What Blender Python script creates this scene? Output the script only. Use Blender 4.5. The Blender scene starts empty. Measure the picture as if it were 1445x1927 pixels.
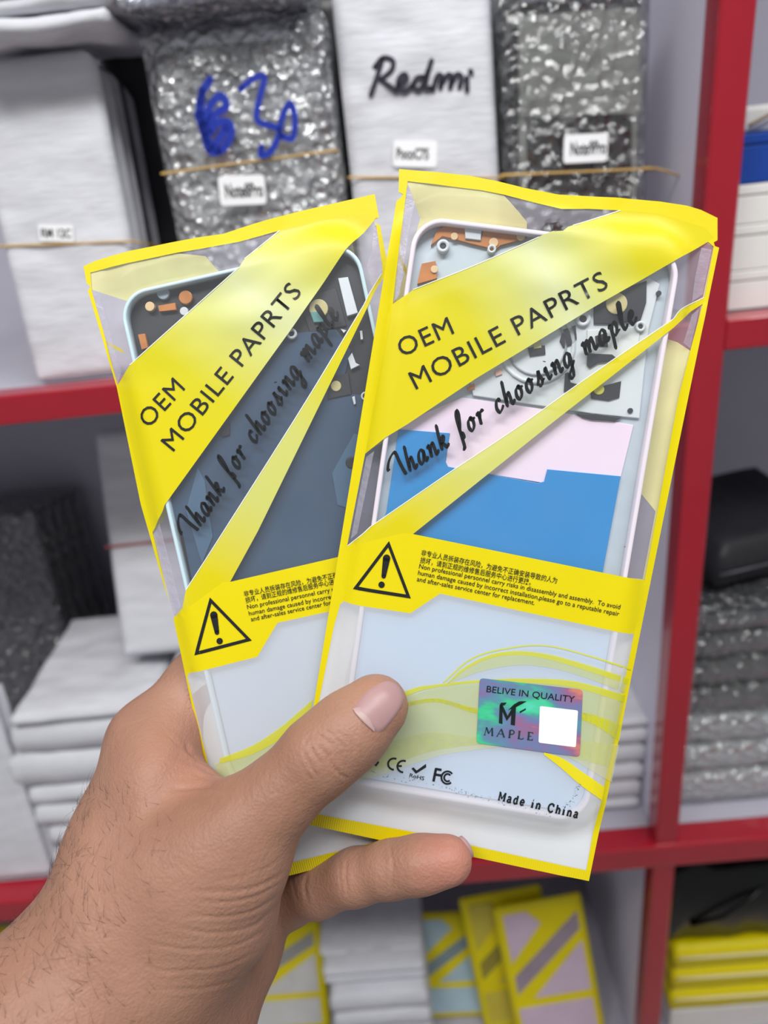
import bpy, bmesh, math, random
import numpy as np
from mathutils import Vector, Matrix, noise
from mathutils.bvhtree import BVHTree
from mathutils.geometry import tessellate_polygon

random.seed(7)
scene = bpy.context.scene
C = scene.collection

# ------------------------------------------------------------------ camera
FPX, CX, CY = 1400.0, 722.5, 963.5          # focal length / centre in pixels of the 1445x1927 frame
PITCH, YAW, ROLL = math.radians(25.3507), math.radians(1.9002), math.radians(-6.4468)
CAM = Vector((0, 0, 1.5))
_r = Vector((math.cos(YAW), math.sin(YAW), 0))
FW = Vector((-math.sin(YAW) * math.cos(PITCH), math.cos(YAW) * math.cos(PITCH), -math.sin(PITCH)))
_u = _r.cross(FW)
RT = _r * math.cos(ROLL) + _u * math.sin(ROLL)
UP = -_r * math.sin(ROLL) + _u * math.cos(ROLL)
cam_d = bpy.data.cameras.new('camera')
cam = bpy.data.objects.new('camera', cam_d)
C.objects.link(cam)
cam_d.sensor_fit = 'VERTICAL'
cam_d.sensor_height = 24.0
cam_d.sensor_width = 18.0
cam_d.lens = 24.0 * FPX / 1927.0
cam_d.clip_start = 0.01
B = -FW
cam.matrix_world = Matrix(((RT.x, UP.x, B.x, CAM.x), (RT.y, UP.y, B.y, CAM.y), (RT.z, UP.z, B.z, CAM.z), (0, 0, 0, 1)))
cam_d.dof.use_dof = True
cam_d.dof.focus_distance = 0.236
cam_d.dof.aperture_fstop = 5.6
scene.camera = cam

# ------------------------------------------------------------------ light
world = bpy.data.worlds.new('World')
scene.world = world
world.use_nodes = True
world.node_tree.nodes['Background'].inputs[0].default_value = (0.92, 0.95, 1.0, 1)
world.node_tree.nodes['Background'].inputs[1].default_value = 0.44
def area(name, loc, target, sx, sy, power, col=(1, 1, 1)):
    l = bpy.data.lights.new(name, 'AREA'); l.shape = 'RECTANGLE'; l.size = sx; l.size_y = sy
    l.energy = power; l.color = col
    o = bpy.data.objects.new(name, l); C.objects.link(o); o.location = loc
    o.rotation_euler = (Vector(target) - Vector(loc)).to_track_quat('-Z', 'Y').to_euler()
    return o
area('ceiling_lamp_light', (-0.35, -0.55, 2.85), (-0.1, 0.35, 1.2), 1.2, 0.3, 34, (1, 0.985, 0.96))
area('ceiling_lamp_light', (0.75, -0.25, 2.85), (0.15, 0.4, 1.2), 1.2, 0.3, 24, (0.97, 0.985, 1))
vs = scene.view_settings
vs.view_transform = 'Standard'; vs.look = 'None'; vs.gamma = 1.0; vs.use_curve_mapping = False
vs.exposure = -0.42

# ------------------------------------------------------------------ pixel helpers (photo frame -> world point at a true depth)
def ray(p):
    return FW + RT * ((p[0] - CX) / FPX) - UP * ((p[1] - CY) / FPX)
def at_depth(p, d):
    return CAM + ray(p) * d
def at_y(p, y):
    d = ray(p); return CAM + d * (y / d.y)
def at_z(p, z):
    d = ray(p); return CAM + d * ((z - CAM.z) / d.z)
def project(P):
    v = P - CAM; d = v.dot(FW)
    return (CX + FPX * v.dot(RT) / d, CY - FPX * v.dot(UP) / d)

# ------------------------------------------------------------------ materials
def lin(c):
    return tuple(((x / 255) / 12.92 if x / 255 <= 0.04045 else ((x / 255 + 0.055) / 1.055) ** 2.4) for x in c[:3]) + (1,)
MATS = {}
def mat(name, col, rough=0.5, metal=0.0, var=0.06, vscale=40, bump=0.0, bscale=200, alpha=1.0, coat=0.0, sss=0.0, spec=0.5, bkind='noise', stretch=None, bdist=0.0005):
    if name in MATS: return MATS[name]
    m = bpy.data.materials.new(name); m.use_nodes = True
    nt = m.node_tree; N = nt.nodes; L = nt.links
    p = N['Principled BSDF']
    tc = N.new('ShaderNodeTexCoord')
    mp = N.new('ShaderNodeMapping')
    if stretch: mp.inputs['Scale'].default_value = stretch
    L.new(tc.outputs['Object'], mp.inputs[0])
    n = N.new('ShaderNodeTexNoise'); n.inputs['Scale'].default_value = vscale; n.inputs['Detail'].default_value = 4
    L.new(mp.outputs[0], n.inputs['Vector'])
    r = N.new('ShaderNodeValToRGB')
    b = lin(col)
    r.color_ramp.elements[0].position = 0.3; r.color_ramp.elements[1].position = 0.7
    r.color_ramp.elements[0].color = tuple(x * (1 - var) for x in b[:3]) + (1,)
    r.color_ramp.elements[1].color = tuple(min(1, x * (1 + var)) for x in b[:3]) + (1,)
    L.new(n.outputs['Fac'], r.inputs['Fac']); L.new(r.outputs['Color'], p.inputs['Base Color'])
    p.inputs['Roughness'].default_value = rough; p.inputs['Metallic'].default_value = metal
    p.inputs['Alpha'].default_value = alpha; p.inputs['Coat Weight'].default_value = coat
    p.inputs['Specular IOR Level'].default_value = spec
    if sss:
        p.inputs['Subsurface Weight'].default_value = sss
        p.inputs['Subsurface Radius'].default_value = (0.006, 0.0025, 0.0015); p.inputs['Subsurface Scale'].default_value = 0.6
    if bump:
        if bkind == 'voronoi':
            t = N.new('ShaderNodeTexVoronoi'); t.feature = 'SMOOTH_F1'; out = t.outputs['Distance']
        elif bkind == 'wave':
            t = N.new('ShaderNodeTexWave'); out = t.outputs['Fac']
        else:
            t = N.new('ShaderNodeTexNoise'); t.inputs['Detail'].default_value = 3; out = t.outputs['Fac']
        t.inputs['Scale'].default_value = bscale
        L.new(mp.outputs[0], t.inputs['Vector'])
        bn = N.new('ShaderNodeBump'); bn.inputs['Strength'].default_value = bump; bn.inputs['Distance'].default_value = bdist
        L.new(out, bn.inputs['Height']); L.new(bn.outputs[0], p.inputs['Normal'])
    MATS[name] = m
    return m
def film(name, tint, haze, rough=0.15, bump=0.0, bscale=120, bkind='noise', hazecol=(235, 238, 242), bdist=0.0006):
    """thin clear plastic: see-through with a little milky, glossy surface"""
    if name in MATS: return MATS[name]
    m = bpy.data.materials.new(name); m.use_nodes = True
    nt = m.node_tree; N = nt.nodes; L = nt.links
    p = N['Principled BSDF']; out = N['Material Output']
    p.inputs['Base Color'].default_value = lin(hazecol); p.inputs['Roughness'].default_value = rough
    tr = N.new('ShaderNodeBsdfTransparent'); tr.inputs[0].default_value = lin(tint)
    mx = N.new('ShaderNodeMixShader'); L.new(tr.outputs[0], mx.inputs[1]); L.new(p.outputs[0], mx.inputs[2])
    tc = N.new('ShaderNodeTexCoord')
    n = N.new('ShaderNodeTexNoise'); n.inputs['Scale'].default_value = 60; L.new(tc.outputs['Object'], n.inputs['Vector'])
    mr = N.new('ShaderNodeMapRange'); mr.inputs['To Min'].default_value = haze * 0.75; mr.inputs['To Max'].default_value = haze * 1.25
    L.new(n.outputs['Fac'], mr.inputs['Value']); L.new(mr.outputs[0], mx.inputs[0])
    L.new(mx.outputs[0], out.inputs['Surface'])
    if bump:
        if bkind == 'voronoi':
            t = N.new('ShaderNodeTexVoronoi'); o = t.outputs['Distance']
        else:
            t = N.new('ShaderNodeTexNoise'); t.inputs['Detail'].default_value = 3; o = t.outputs['Fac']
        t.inputs['Scale'].default_value = bscale; L.new(tc.outputs['Object'], t.inputs['Vector'])
        bn = N.new('ShaderNodeBump'); bn.inputs['Strength'].default_value = bump; bn.inputs['Distance'].default_value = bdist
        L.new(o, bn.inputs['Height']); L.new(bn.outputs[0], p.inputs['Normal'])
    MATS[name] = m
    return m

def bubble_film(name, haze, scale, dist, tint=(240, 243, 245), g0=.14, g1=.75):
    '''crumpled clear bubble wrap: see-through, sharp glints, a little milky'''
    m = bpy.data.materials.new(name); m.use_nodes = True
    nt = m.node_tree; N = nt.nodes; L = nt.links; out = N['Material Output']; N.remove(N['Principled BSDF'])
    tc = N.new('ShaderNodeTexCoord'); v = N.new('ShaderNodeTexVoronoi'); v.inputs['Scale'].default_value = scale
    n = N.new('ShaderNodeTexNoise'); n.inputs['Scale'].default_value = scale * .6; n.inputs['Detail'].default_value = 3
    L.new(tc.outputs['Object'], v.inputs['Vector']); L.new(tc.outputs['Object'], n.inputs['Vector'])
    ad = N.new('ShaderNodeMath'); ad.operation = 'ADD'; L.new(v.outputs['Distance'], ad.inputs[0]); L.new(n.outputs['Fac'], ad.inputs[1])
    b = N.new('ShaderNodeBump'); b.inputs['Strength'].default_value = 1.0; b.inputs['Distance'].default_value = dist; L.new(ad.outputs[0], b.inputs['Height'])
    tr = N.new('ShaderNodeBsdfTransparent'); tr.inputs[0].default_value = lin(tint)
    di = N.new('ShaderNodeBsdfDiffuse'); di.inputs[0].default_value = lin((232, 234, 238)); L.new(b.outputs[0], di.inputs['Normal'])
    gl = N.new('ShaderNodeBsdfGlossy'); gl.inputs['Roughness'].default_value = .16; L.new(b.outputs[0], gl.inputs['Normal'])
    lw = N.new('ShaderNodeLayerWeight'); lw.inputs['Blend'].default_value = .45; L.new(b.outputs[0], lw.inputs['Normal'])
    mr = N.new('ShaderNodeMapRange'); mr.inputs['To Min'].default_value = g0; mr.inputs['To Max'].default_value = g1; L.new(lw.outputs['Facing'], mr.inputs['Value'])
    m1 = N.new('ShaderNodeMixShader'); m1.inputs[0].default_value = haze; L.new(tr.outputs[0], m1.inputs[1]); L.new(di.outputs[0], m1.inputs[2])
    m2 = N.new('ShaderNodeMixShader'); L.new(mr.outputs[0], m2.inputs[0]); L.new(m1.outputs[0], m2.inputs[1]); L.new(gl.outputs[0], m2.inputs[2])
    L.new(m2.outputs[0], out.inputs['Surface'])
    MATS[name] = m
    return m

# ------------------------------------------------------------------ object helpers
def link(name, me, m, parent=None, smooth=True, mats=None):
    o = bpy.data.objects.new(name, me); C.objects.link(o)
    for x in (mats or [m]): me.materials.append(x)
    if smooth:
        for p in me.polygons: p.use_smooth = True
    if parent is not None: o.parent = parent
    return o
def pyd(name, V, F, m, parent=None, smooth=True):
    me = bpy.data.meshes.new(name); me.from_pydata([tuple(v) for v in V], [], F); me.update()
    return link(name, me, m, parent, smooth)
def tag(o, label, cat, group=None):
    o['label'] = label; o['category'] = cat
    if group: o['group'] = group
    return o
def thing(name, label, cat, M=None, loc=None, group=None):
    o = bpy.data.objects.new(name, None); C.objects.link(o); o.empty_display_size = 0.02
    if M is not None: o.matrix_world = M
    elif loc is not None: o.location = loc
    return tag(o, label, cat, group)
def struct(o):
    o['kind'] = 'structure'; return o
def axes(ex, ey, ez, o):
    return Matrix(((ex.x, ey.x, ez.x, o.x), (ex.y, ey.y, ez.y, o.y), (ex.z, ey.z, ez.z, o.z), (0, 0, 0, 1)))
def box_mesh(x0, x1, y0, y1, z0, z1, bev=0.0, seg=2):
    bm = bmesh.new(); bmesh.ops.create_cube(bm, size=1)
    for v in bm.verts:
        v.co = Vector((x0 + (v.co.x + .5) * (x1 - x0), y0 + (v.co.y + .5) * (y1 - y0), z0 + (v.co.z + .5) * (z1 - z0)))
    if bev: bmesh.ops.bevel(bm, geom=bm.edges[:], offset=bev, segments=seg, affect='EDGES', profile=0.6)
    me = bpy.data.meshes.new('box'); bm.to_mesh(me); bm.free(); return me
def box(name, x0, x1, y0, y1, z0, z1, m, parent=None, bev=0.0015, seg=2):
    return link(name, box_mesh(x0, x1, y0, y1, z0, z1, bev, seg), m, parent, smooth=False)
def rrect(w, h, r, n=6, cx=0, cy=0):
    pts = []
    for sx, sy, a0 in ((1, 1, 0), (-1, 1, 90), (-1, -1, 180), (1, -1, 270)):
        for k in range(n + 1):
            a = math.radians(a0 + 90 * k / n)
            pts.append((cx + sx * (w / 2 - r) + r * math.cos(a), cy + sy * (h / 2 - r) + r * math.sin(a)))
    return pts
def prism(name, pts, z0, z1, m, parent=None, bev=0.0, smooth=False, conv=None):
    """flat outline with thickness; conv maps (x,y,z) to 3D"""
    bm = bmesh.new()
    a = [bm.verts.new((x, y, z1)) for x, y in pts]
    bm.faces.new(a)
    bm.normal_update()
    if bm.faces[:][0].normal.z < 0: bmesh.ops.reverse_faces(bm, faces=bm.faces[:])
    top = bm.faces[:][0]
    ret = bmesh.ops.extrude_face_region(bm, geom=[top])
    for v in [g for g in ret['geom'] if isinstance(g, bmesh.types.BMVert)]: v.co.z = z0
    bmesh.ops.recalc_face_normals(bm, faces=bm.faces[:])
    if bev:
        ed = [e for e in bm.edges if abs(e.verts[0].co.z - e.verts[1].co.z) < 1e-7]
        bmesh.ops.bevel(bm, geom=ed, offset=bev, segments=2, affect='EDGES', profile=0.5)
    if conv:
        for v in bm.verts: v.co = Vector(conv(v.co))
    me = bpy.data.meshes.new(name); bm.to_mesh(me); bm.free()
    return link(name, me, m, parent, smooth)
def tube(name, pts, r, m, parent=None, n=6, closed=False):
    P = [Vector(p) for p in pts]; V = []; F = []; k = len(P)
    for i in range(k):
        a = P[(i - 1) % k] if (closed or i) else P[0]; b = P[(i + 1) % k] if (closed or i < k - 1) else P[-1]
        t = (b - a).normalized(); s = t.cross(Vector((0.3, 0.2, 0.93))).normalized(); u = s.cross(t)
        for j in range(n):
            an = 2 * math.pi * j / n; V.append(P[i] + s * math.cos(an) * r + u * math.sin(an) * r)
    for i in range(k if closed else k - 1):
        for j in range(n):
            F.append((i * n + j, i * n + (j + 1) % n, ((i + 1) % k) * n + (j + 1) % n, ((i + 1) % k) * n + j))
    if not closed:
        F.append(tuple(range(n - 1, -1, -1))); F.append(tuple(range((k - 1) * n, k * n)))
    return pyd(name, V, F, m, parent)
def spline(pts, n=8):
    P = [np.array(p, float) for p in pts]
    if len(P) < 3: 
        return [tuple(P[0] + (P[1] - P[0]) * t) for t in np.linspace(0, 1, n)]
    Q = [2 * P[0] - P[1]] + P + [2 * P[-1] - P[-2]]; out = []
    for i in range(1, len(Q) - 2):
        for t in np.linspace(0, 1, n, endpoint=False):
            a, b, c, d = Q[i - 1:i + 3]
            out.append(tuple(.5 * (2 * b + (c - a) * t + (2 * a - 5 * b + 4 * c - d) * t * t + (3 * b - a - 3 * c + d) * t ** 3)))
    out.append(tuple(P[-1])); return out
def ribbon(pts, w, nib=None, taper=True):
    """flat pen stroke in 2D -> verts, faces"""
    V = []; F = []; k = len(pts)
    for i, p in enumerate(pts):
        a = pts[max(0, i - 1)]; b = pts[min(k - 1, i + 1)]
        dx, dy = b[0] - a[0], b[1] - a[1]; l = math.hypot(dx, dy) or 1e-9; dx /= l; dy /= l
        ww = w
        if nib is not None: ww = w * (0.42 + 0.58 * abs(math.sin(math.atan2(dy, dx) - nib)))
        if taper and (i == 0 or i == k - 1): ww *= 0.45
        V += [(p[0] - dy * ww / 2, p[1] + dx * ww / 2), (p[0] + dy * ww / 2, p[1] - dx * ww / 2)]
    for i in range(k - 1): F.append((2 * i, 2 * i + 1, 2 * i + 3, 2 * i + 2))
    return V, F
def text_mesh(s, spacing=1.0, offset=0.0):
    cu = bpy.data.curves.new('t', 'FONT'); cu.body = s; cu.size = 1; cu.space_character = spacing; cu.offset = offset; cu.resolution_u = 3
    o = bpy.data.objects.new('t', cu); C.objects.link(o)
    dg = bpy.context.evaluated_depsgraph_get(); dg.update()
    me = bpy.data.meshes.new_from_object(o.evaluated_get(dg))
    V = [(v.co.x, v.co.y) for v in me.vertices]; F = [tuple(p.vertices) for p in me.polygons]
    bpy.data.objects.remove(o); bpy.data.curves.remove(cu); bpy.data.meshes.remove(me)
    return V, F
def inside(p, poly):
    x, y = p; r = False; j = len(poly) - 1
    for i in range(len(poly)):
        xi, yi = poly[i]; xj, yj = poly[j]
        if (yi > y) != (yj > y) and x < (xj - xi) * (y - yi) / (yj - yi) + xi: r = not r
        j = i
    return r
def sstep(a, b, x):
    t = max(0.0, min(1.0, (x - a) / (b - a))); return t * t * (3 - 2 * t)

# ================================================================== rack and room
S1, S2, S3 = 1.374, 0.862, 0.47
YF, YB = 0.52, 0.86
RED = mat('red_enamel', (160, 18, 38), 0.28, var=0.05, vscale=14, coat=0.35, bump=0.08, bscale=60)
BOARD = mat('grey_laminate', (176, 174, 186), 0.55, var=0.04, vscale=9)
LAV = mat('pale_lavender_laminate', (222, 219, 236), 0.5, var=0.03, vscale=7)
struct(box('floor', -2.2, 2.2, -2.0, 1.0, -0.05, 0.0, mat('floor_tile', (176, 172, 168), 0.4, var=0.05, vscale=3), bev=0))
struct(box('wall_back', -2.2, 2.2, 0.93, 1.0, 0.0, 3.0, mat('wall_paint', (205, 203, 206), 0.7, var=0.03, vscale=3), bev=0))
struct(box('ceiling', -2.2, 2.2, -2.0, 1.0, 3.0, 3.05, mat('ceiling_paint', (235, 235, 233), 0.8, var=0.02, vscale=3), bev=0))
rack = thing('shelving_rack', 'red framed shelving rack with pale lavender boards behind the hand', 'shelf', loc=(0.22, YF, 0))
def rpart(name, x0, x1, y0, y1, z0, z1, m, bev=0.002):
    ox, oy = 0.22, YF
    return box(name, x0 - ox, x1 - ox, y0 - oy, y1 - oy, z0, z1, m, rack, bev, 3)
PX0, PX1 = 0.2128, 0.2352
for x in (PX0, PX0 - 0.98, PX0 + 0.98):
    rpart('post', x, x + PX1 - PX0, YF, YF + 0.024, 0.0, 2.0, RED, 0.0035)
for x0, x1 in ((PX0 - 0.98 + 0.0225, PX0), (PX1, PX0 + 0.98)):
    for S in (S1, S3, 1.99):
        rpart('rail', x0, x1, YF + 0.002, YF + 0.024, S - 0.022, S, RED, 0.002)
    for S in (S1, S2, S3, 1.99):
        rpart('shelf_board', x0 - 0.006, x1 + 0.006, YF + 0.024, YB, S - 0.014, S - 0.001, BOARD, 0.001)
rpart('rail', PX0 - 0.98, PX0 + 1.0, YF - 0.004, YF + 0.024, S2 - 0.03, S2, RED, 0.004)
for x in (PX0, PX0 - 0.98, PX0 + 0.98):
    for z0, z1 in ((0.0, S3 - .014), (S3, S2 - .014), (S2, S1 - .014), (S1, 1.976)):
        rpart('side_panel', x + 0.003, x + 0.0195, YF + 0.0242, YB, z0, z1, LAV, 0.001)
for x0, x1 in ((PX0 - 0.98 + 0.0225, PX0), (PX1, PX0 + 0.98)):
    rpart('back_panel', x0 - 0.006, x1 + 0.006, YB, YB + 0.01, 0.05, 2.0, BOARD, 0.001)

# ================================================================== packets on the shelves
FOAM = mat('white_foam_sheet', (206, 207, 213), 0.62, var=0.10, vscale=50, bump=0.65, bscale=240, stretch=(0.3, 1.6, 1), bdist=0.0008)
FOAM2 = mat('grey_foam_sheet', (188, 189, 196), 0.6, var=0.07, vscale=50, bump=0.3, bscale=200, stretch=(0.3, 1.5, 1), bdist=0.0008)
FOAMD = mat('dark_panel_edge', (72, 73, 80), 0.4, var=0.2, vscale=60)
PAPER = mat('white_label_paper', (244, 244, 246), 0.45, var=0.01)
INK = mat('black_print', (30, 31, 36), 0.5, var=0.03)
BLUEINK = mat('blue_marker_ink', (22, 48, 160), 0.4, var=0.15, vscale=200)
BLACKINK = mat('black_marker_ink', (38, 36, 50), 0.4, var=0.1, vscale=200)
RUBBER = mat('tan_rubber_band', (196, 160, 92), 0.5, var=0.08)
BUB = bubble_film('bubble_wrap_film', .36, 135, .006)
BUBG = bubble_film('grey_bubble_wrap_film', .06, 125, .006, (226, 230, 230), .07, .6)

def pillow(w, h, t, step=0.004, edge=0.008, rc=0.008, wr=0.0008, seed=0, seam=0.12, bubbles=0.0, pitch=0.009):
    """soft flat packet: x in +-w/2, y in 0..h, z in +-t/2, thin at the rim"""
    nx = max(6, int(w / step)); ny = max(6, int(h / step)); V = []; F = []
    def z(x, y):
        d = min(x + w / 2, w / 2 - x, y, h - y)
        k = min(1.0, max(0.0, d) / edge)
        pr = seam + (1 - seam) * math.sqrt(max(0.0, 1 - (1 - k) ** 2))
        zz = t / 2 * pr
        zz += wr * k * noise.noise((x * 45 + seed * 7.1, y * 60, seed)) + wr * .5 * k * noise.noise((x * 110 + seed, y * 150, seed * 3.3))
        if bubbles:
            j = round(y / (pitch * .87)); xo = (j % 2) * pitch / 2; i = round((x - xo) / pitch)
            dd = math.hypot(x - xo - i * pitch, y - j * pitch * .87) / (pitch * .46)
            zz += bubbles * k * max(0, 1 - dd * dd) ** 0.5 if dd < 1 else 0
            zz += bubbles * .7 * abs(noise.noise((x * 70 + seed, y * 70, seed * 1.7)))
        return zz
    def rnd(x, y):
        cx = max(-w / 2 + rc, min(w / 2 - rc, x)); cy = max(rc, min(h - rc, y))
        dx, dy = x - cx, y - cy; l = math.hypot(dx, dy)
        if l > rc and dx and dy: x, y = cx + dx / l * rc, cy + dy / l * rc
        return x, y
    for side in (1, -1):
        for j in range(ny + 1):
            for i in range(nx + 1):
                x, y = rnd(-w / 2 + w * i / nx, h * j / ny)
                wob = wr * 1.5 * noise.noise((x * 30, y * 30, seed + 9))
                V.append((x, y, side * z(x, y) + wob))
    s = (nx + 1) * (ny + 1)
    for j in range(ny):
        for i in range(nx):
            a = j * (nx + 1) + i
            F.append((a, a + 1, a + nx + 2, a + nx + 1)); F.append((s + a, s + a + nx + 1, s + a + nx + 2, s + a + 1))
    rim = [i for i in range(nx + 1)] + [j * (nx + 1) + nx for j in range(1, ny + 1)] + [ny * (nx + 1) + i for i in range(nx - 1, -1, -1)] + [j * (nx + 1) for j in range(ny - 1, 0, -1)]
    for a, b in zip(rim, rim[1:] + rim[:1]): F.append((b, a, s + a, s + b))
    return V, F
def pill(name, m, parent, M=None, **k):
    V, F = pillow(**k)
    if M is not None: V = [M @ Vector(v) for v in V]
    return pyd(name, V, F, m, parent)

def stand_frame(pl, pr, ptop, yb, yt, zs):
    """frame of a packet standing on a shelf: left/right edge pixels, top pixel, base and top distance"""
    zt = at_y(ptop, yt).z; h0 = zt - zs
    def xat(p):
        P = at_y(p, yb)
        for _ in range(4):
            P = at_y(p, yb + (yt - yb) * max(0, min(1.2, (P.z - zs) / h0)))
        return P.x
    xl, xr = xat(pl), xat(pr)
    up = Vector((0, yt - yb, h0)); h = up.length; up.normalize()
    ex = Vector((1, 0, 0)); ez = ex.cross(up)
    o = Vector(((xl + xr) / 2, yb, zs + 0.001))
    return axes(ex, up, ez, o), xr - xl, h
def loc_px(M, p, zf=0.0):
    """photo pixel -> local x,y on the packet's front plane z=zf"""
    Mi = M.inverted(); a = Mi @ CAM; d = Mi.to_3x3() @ ray(p)
    t = (zf - a.z) / d.z; q = a + d * t
    return q.x, q.y
def flat(name, V, F, z, m, parent):
    return pyd(name, [(x, y, z) for x, y in V], F, m, parent, smooth=False)
def strokes_px(name, M, lines, width, z, m, parent):
    V = []; F = []
    for l in lines:
        pts = [loc_px(M, p, z) for p in spline(l, 6)]
        v, f = ribbon(pts, width, None, False)
        # round ends
        for e in (pts[0], pts[-1]):
            b = len(v); v += [(e[0] + width / 2 * math.cos(a * math.pi / 5), e[1] + width / 2 * math.sin(a * math.pi / 5)) for a in range(10)]
            f.append(tuple(range(b, b + 10)))
        b = len(V); V += v; F += [tuple(i + b for i in q) for q in f]
    return flat(name, V, F, z, m, parent)
def label_px(M, quad, text, z, parent, tw=0.8, th=0.36, dx=0.0):
    P = [loc_px(M, p, z) for p in quad]            # tl tr br bl
    cx = sum(p[0] for p in P) / 4; cy = sum(p[1] for p in P) / 4
    w = (P[1][0] - P[0][0] + P[2][0] - P[3][0]) / 2; h = (P[0][1] + P[1][1] - P[2][1] - P[3][1]) / 2
    a = math.atan2(P[1][1] - P[0][1] + P[2][1] - P[3][1], P[1][0] - P[0][0] + P[2][0] - P[3][0])
    R = lambda q: (cx + q[0] * math.cos(a) - q[1] * math.sin(a), cy + q[0] * math.sin(a) + q[1] * math.cos(a))
    lab = prism('sticker', [R(q) for q in rrect(w, h, h * .12, 4)], z, z + 0.0004, PAPER, parent)
    V, F = text_mesh(text, 1.0, 0.028)
    x0 = min(v[0] for v in V); x1 = max(v[0] for v in V); y0 = min(v[1] for v in V); y1 = max(v[1] for v in V)
    V = [R(((v[0] - x0) / (x1 - x0) * w * tw - w * tw / 2 + dx * w, (v[1] - y0) / (y1 - y0) * h * th - h * th / 2)) for v in V]
    flat('lettering', V, F, z + 0.0006, INK, lab)
    return lab
def band(M_local_pts, parent, r=0.0008):
    return tube('rubber_band', M_local_pts, r, RUBBER, parent, 5, True)
def band_loop(w, t, zc, y0, y1):
    """elastic loop around a packet, crossing its front face from height y0 (left) to y1 (right)"""
    o = 0.0012; pts = []
    for x, z in ((-1, 1), (-.5, 1), (0, 1), (.5, 1), (1, 1), (1, 0), (1, -1), (0, -1), (-1, -1), (-1, 0)):
        y = y0 + (y1 - y0) * (x + 1) / 2
        pts.append((x * (w / 2 + o), y, zc + z * (t / 2 + o)))
    return pts

# --- white foam bundle at the far left (model sticker and rubber band)
M, w, h = stand_frame((6, 470), (247, 470), (110, 98), 0.545, 0.575, S1)
t = thing('phone_panel_bundle', 'bundle of white foam wrapped panels marked RM 12C, at the far left', 'packet', M)
n = 9; dt = 0.0095
for k in range(n):
    pill('foam_sleeve', FOAM if k == 0 else (FOAM2 if k % 3 else FOAMD), t, Matrix.Translation((random.uniform(-.002, .002) * (k > 0), 0, -dt * (k + .5))), w=w - .004 * (k % 2), h=h * (1 - .012 * (k % 3)), t=dt * .96, step=.004 if k == 0 else .008, edge=.006, rc=.012, seed=k, wr=.0009)
label_px(M, ((75, 421), (140, 424), (138, 455), (72, 455)), 'RM 12C', 0.0011, t, .86, .56)
band(band_loop(w + .002, n * dt, -n * dt / 2, loc_px(M, (5, 463))[1], loc_px(M, (245, 455))[1]), t)

# --- bubble wrapped bundle with blue marker number
M, w, h = stand_frame((272, 200), (634, 200), (440, 25), 0.55, 0.565, S1)
t = thing('phone_panel_bundle', 'bubble wrapped panel bundle with blue marker numbers, held by a rubber band', 'packet', M)
pill('panel_stack', mat('dark_glass_panel', (136, 140, 142), .3, var=.3, vscale=22), t, Matrix.Translation((0, .006, -.03)), w=w * .80, h=h - .022, t=.03, step=.01, edge=.004, rc=.006, wr=.0004)
prism('backing_card', [(x * w, y * h) for x, y in ((-.31, .47), (.28, .46), (.3, .83), (-.3, .84))], -.0146, -.0138, mat('silver_card', (182, 182, 182), .35, var=.1), t)
prism('copper_flex', [(x * w, y * h) for x, y in ((-.19, .52), (-.11, .52), (-.1, .75), (-.2, .76))], -.0134, -.0128, mat('pink_copper_flex', (190, 140, 128), .4), t)
prism('copper_flex', [(x * w, y * h) for x, y in ((.0, .2), (.04, .2), (.05, .47), (-.02, .47))], -.0134, -.0128, MATS['pink_copper_flex'], t)
prism('dark_bar', [(x * w, y * h) for x, y in ((-.33, .845), (.33, .835), (.33, .93), (-.33, .94))], -.0134, -.0128, mat('dark_teal_glass', (52, 66, 68), .25, var=.3), t)
pill('bubble_wrap', BUB, t, Matrix.Translation((0, 0, -.024)), w=w, h=h, t=.044, step=.0022, edge=.02, rc=.012, wr=.0036, seed=3, bubbles=.0024)
ZF = 0.0048
strokes_px('marker_number', M, [[(395, 150), (380, 175), (375, 210), (385, 236), (395, 200), (415, 180), (425, 200), (400, 220), (386, 250), (395, 284), (420, 280), (435, 250), (430, 231), (410, 231), (395, 250)], [(380, 170), (378, 225), (392, 280)], [(372, 215), (388, 260), (412, 286)], [(425, 240), (412, 262), (400, 280)]], .0048, ZF, BLUEINK, t)
strokes_px('marker_number', M, [[(453, 167), (478, 147), (497, 145), (491, 175), (483, 210), (487, 229), (519, 240), (526, 250), (510, 284), (491, 292), (492, 277)], [(525, 245), (535, 210), (547, 195), (555, 225), (550, 260), (530, 256)]], .0040, ZF, BLUEINK, t)
label_px(M, ((412, 332), (499, 328), (500, 384), (413, 388)), 'Note8Pro', ZF, t, .82, .5, .04)
band(band_loop(w * .93, .05, -.024, loc_px(M, (303, 327), .002)[1], loc_px(M, (622, 284), .002)[1]), t)

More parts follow.
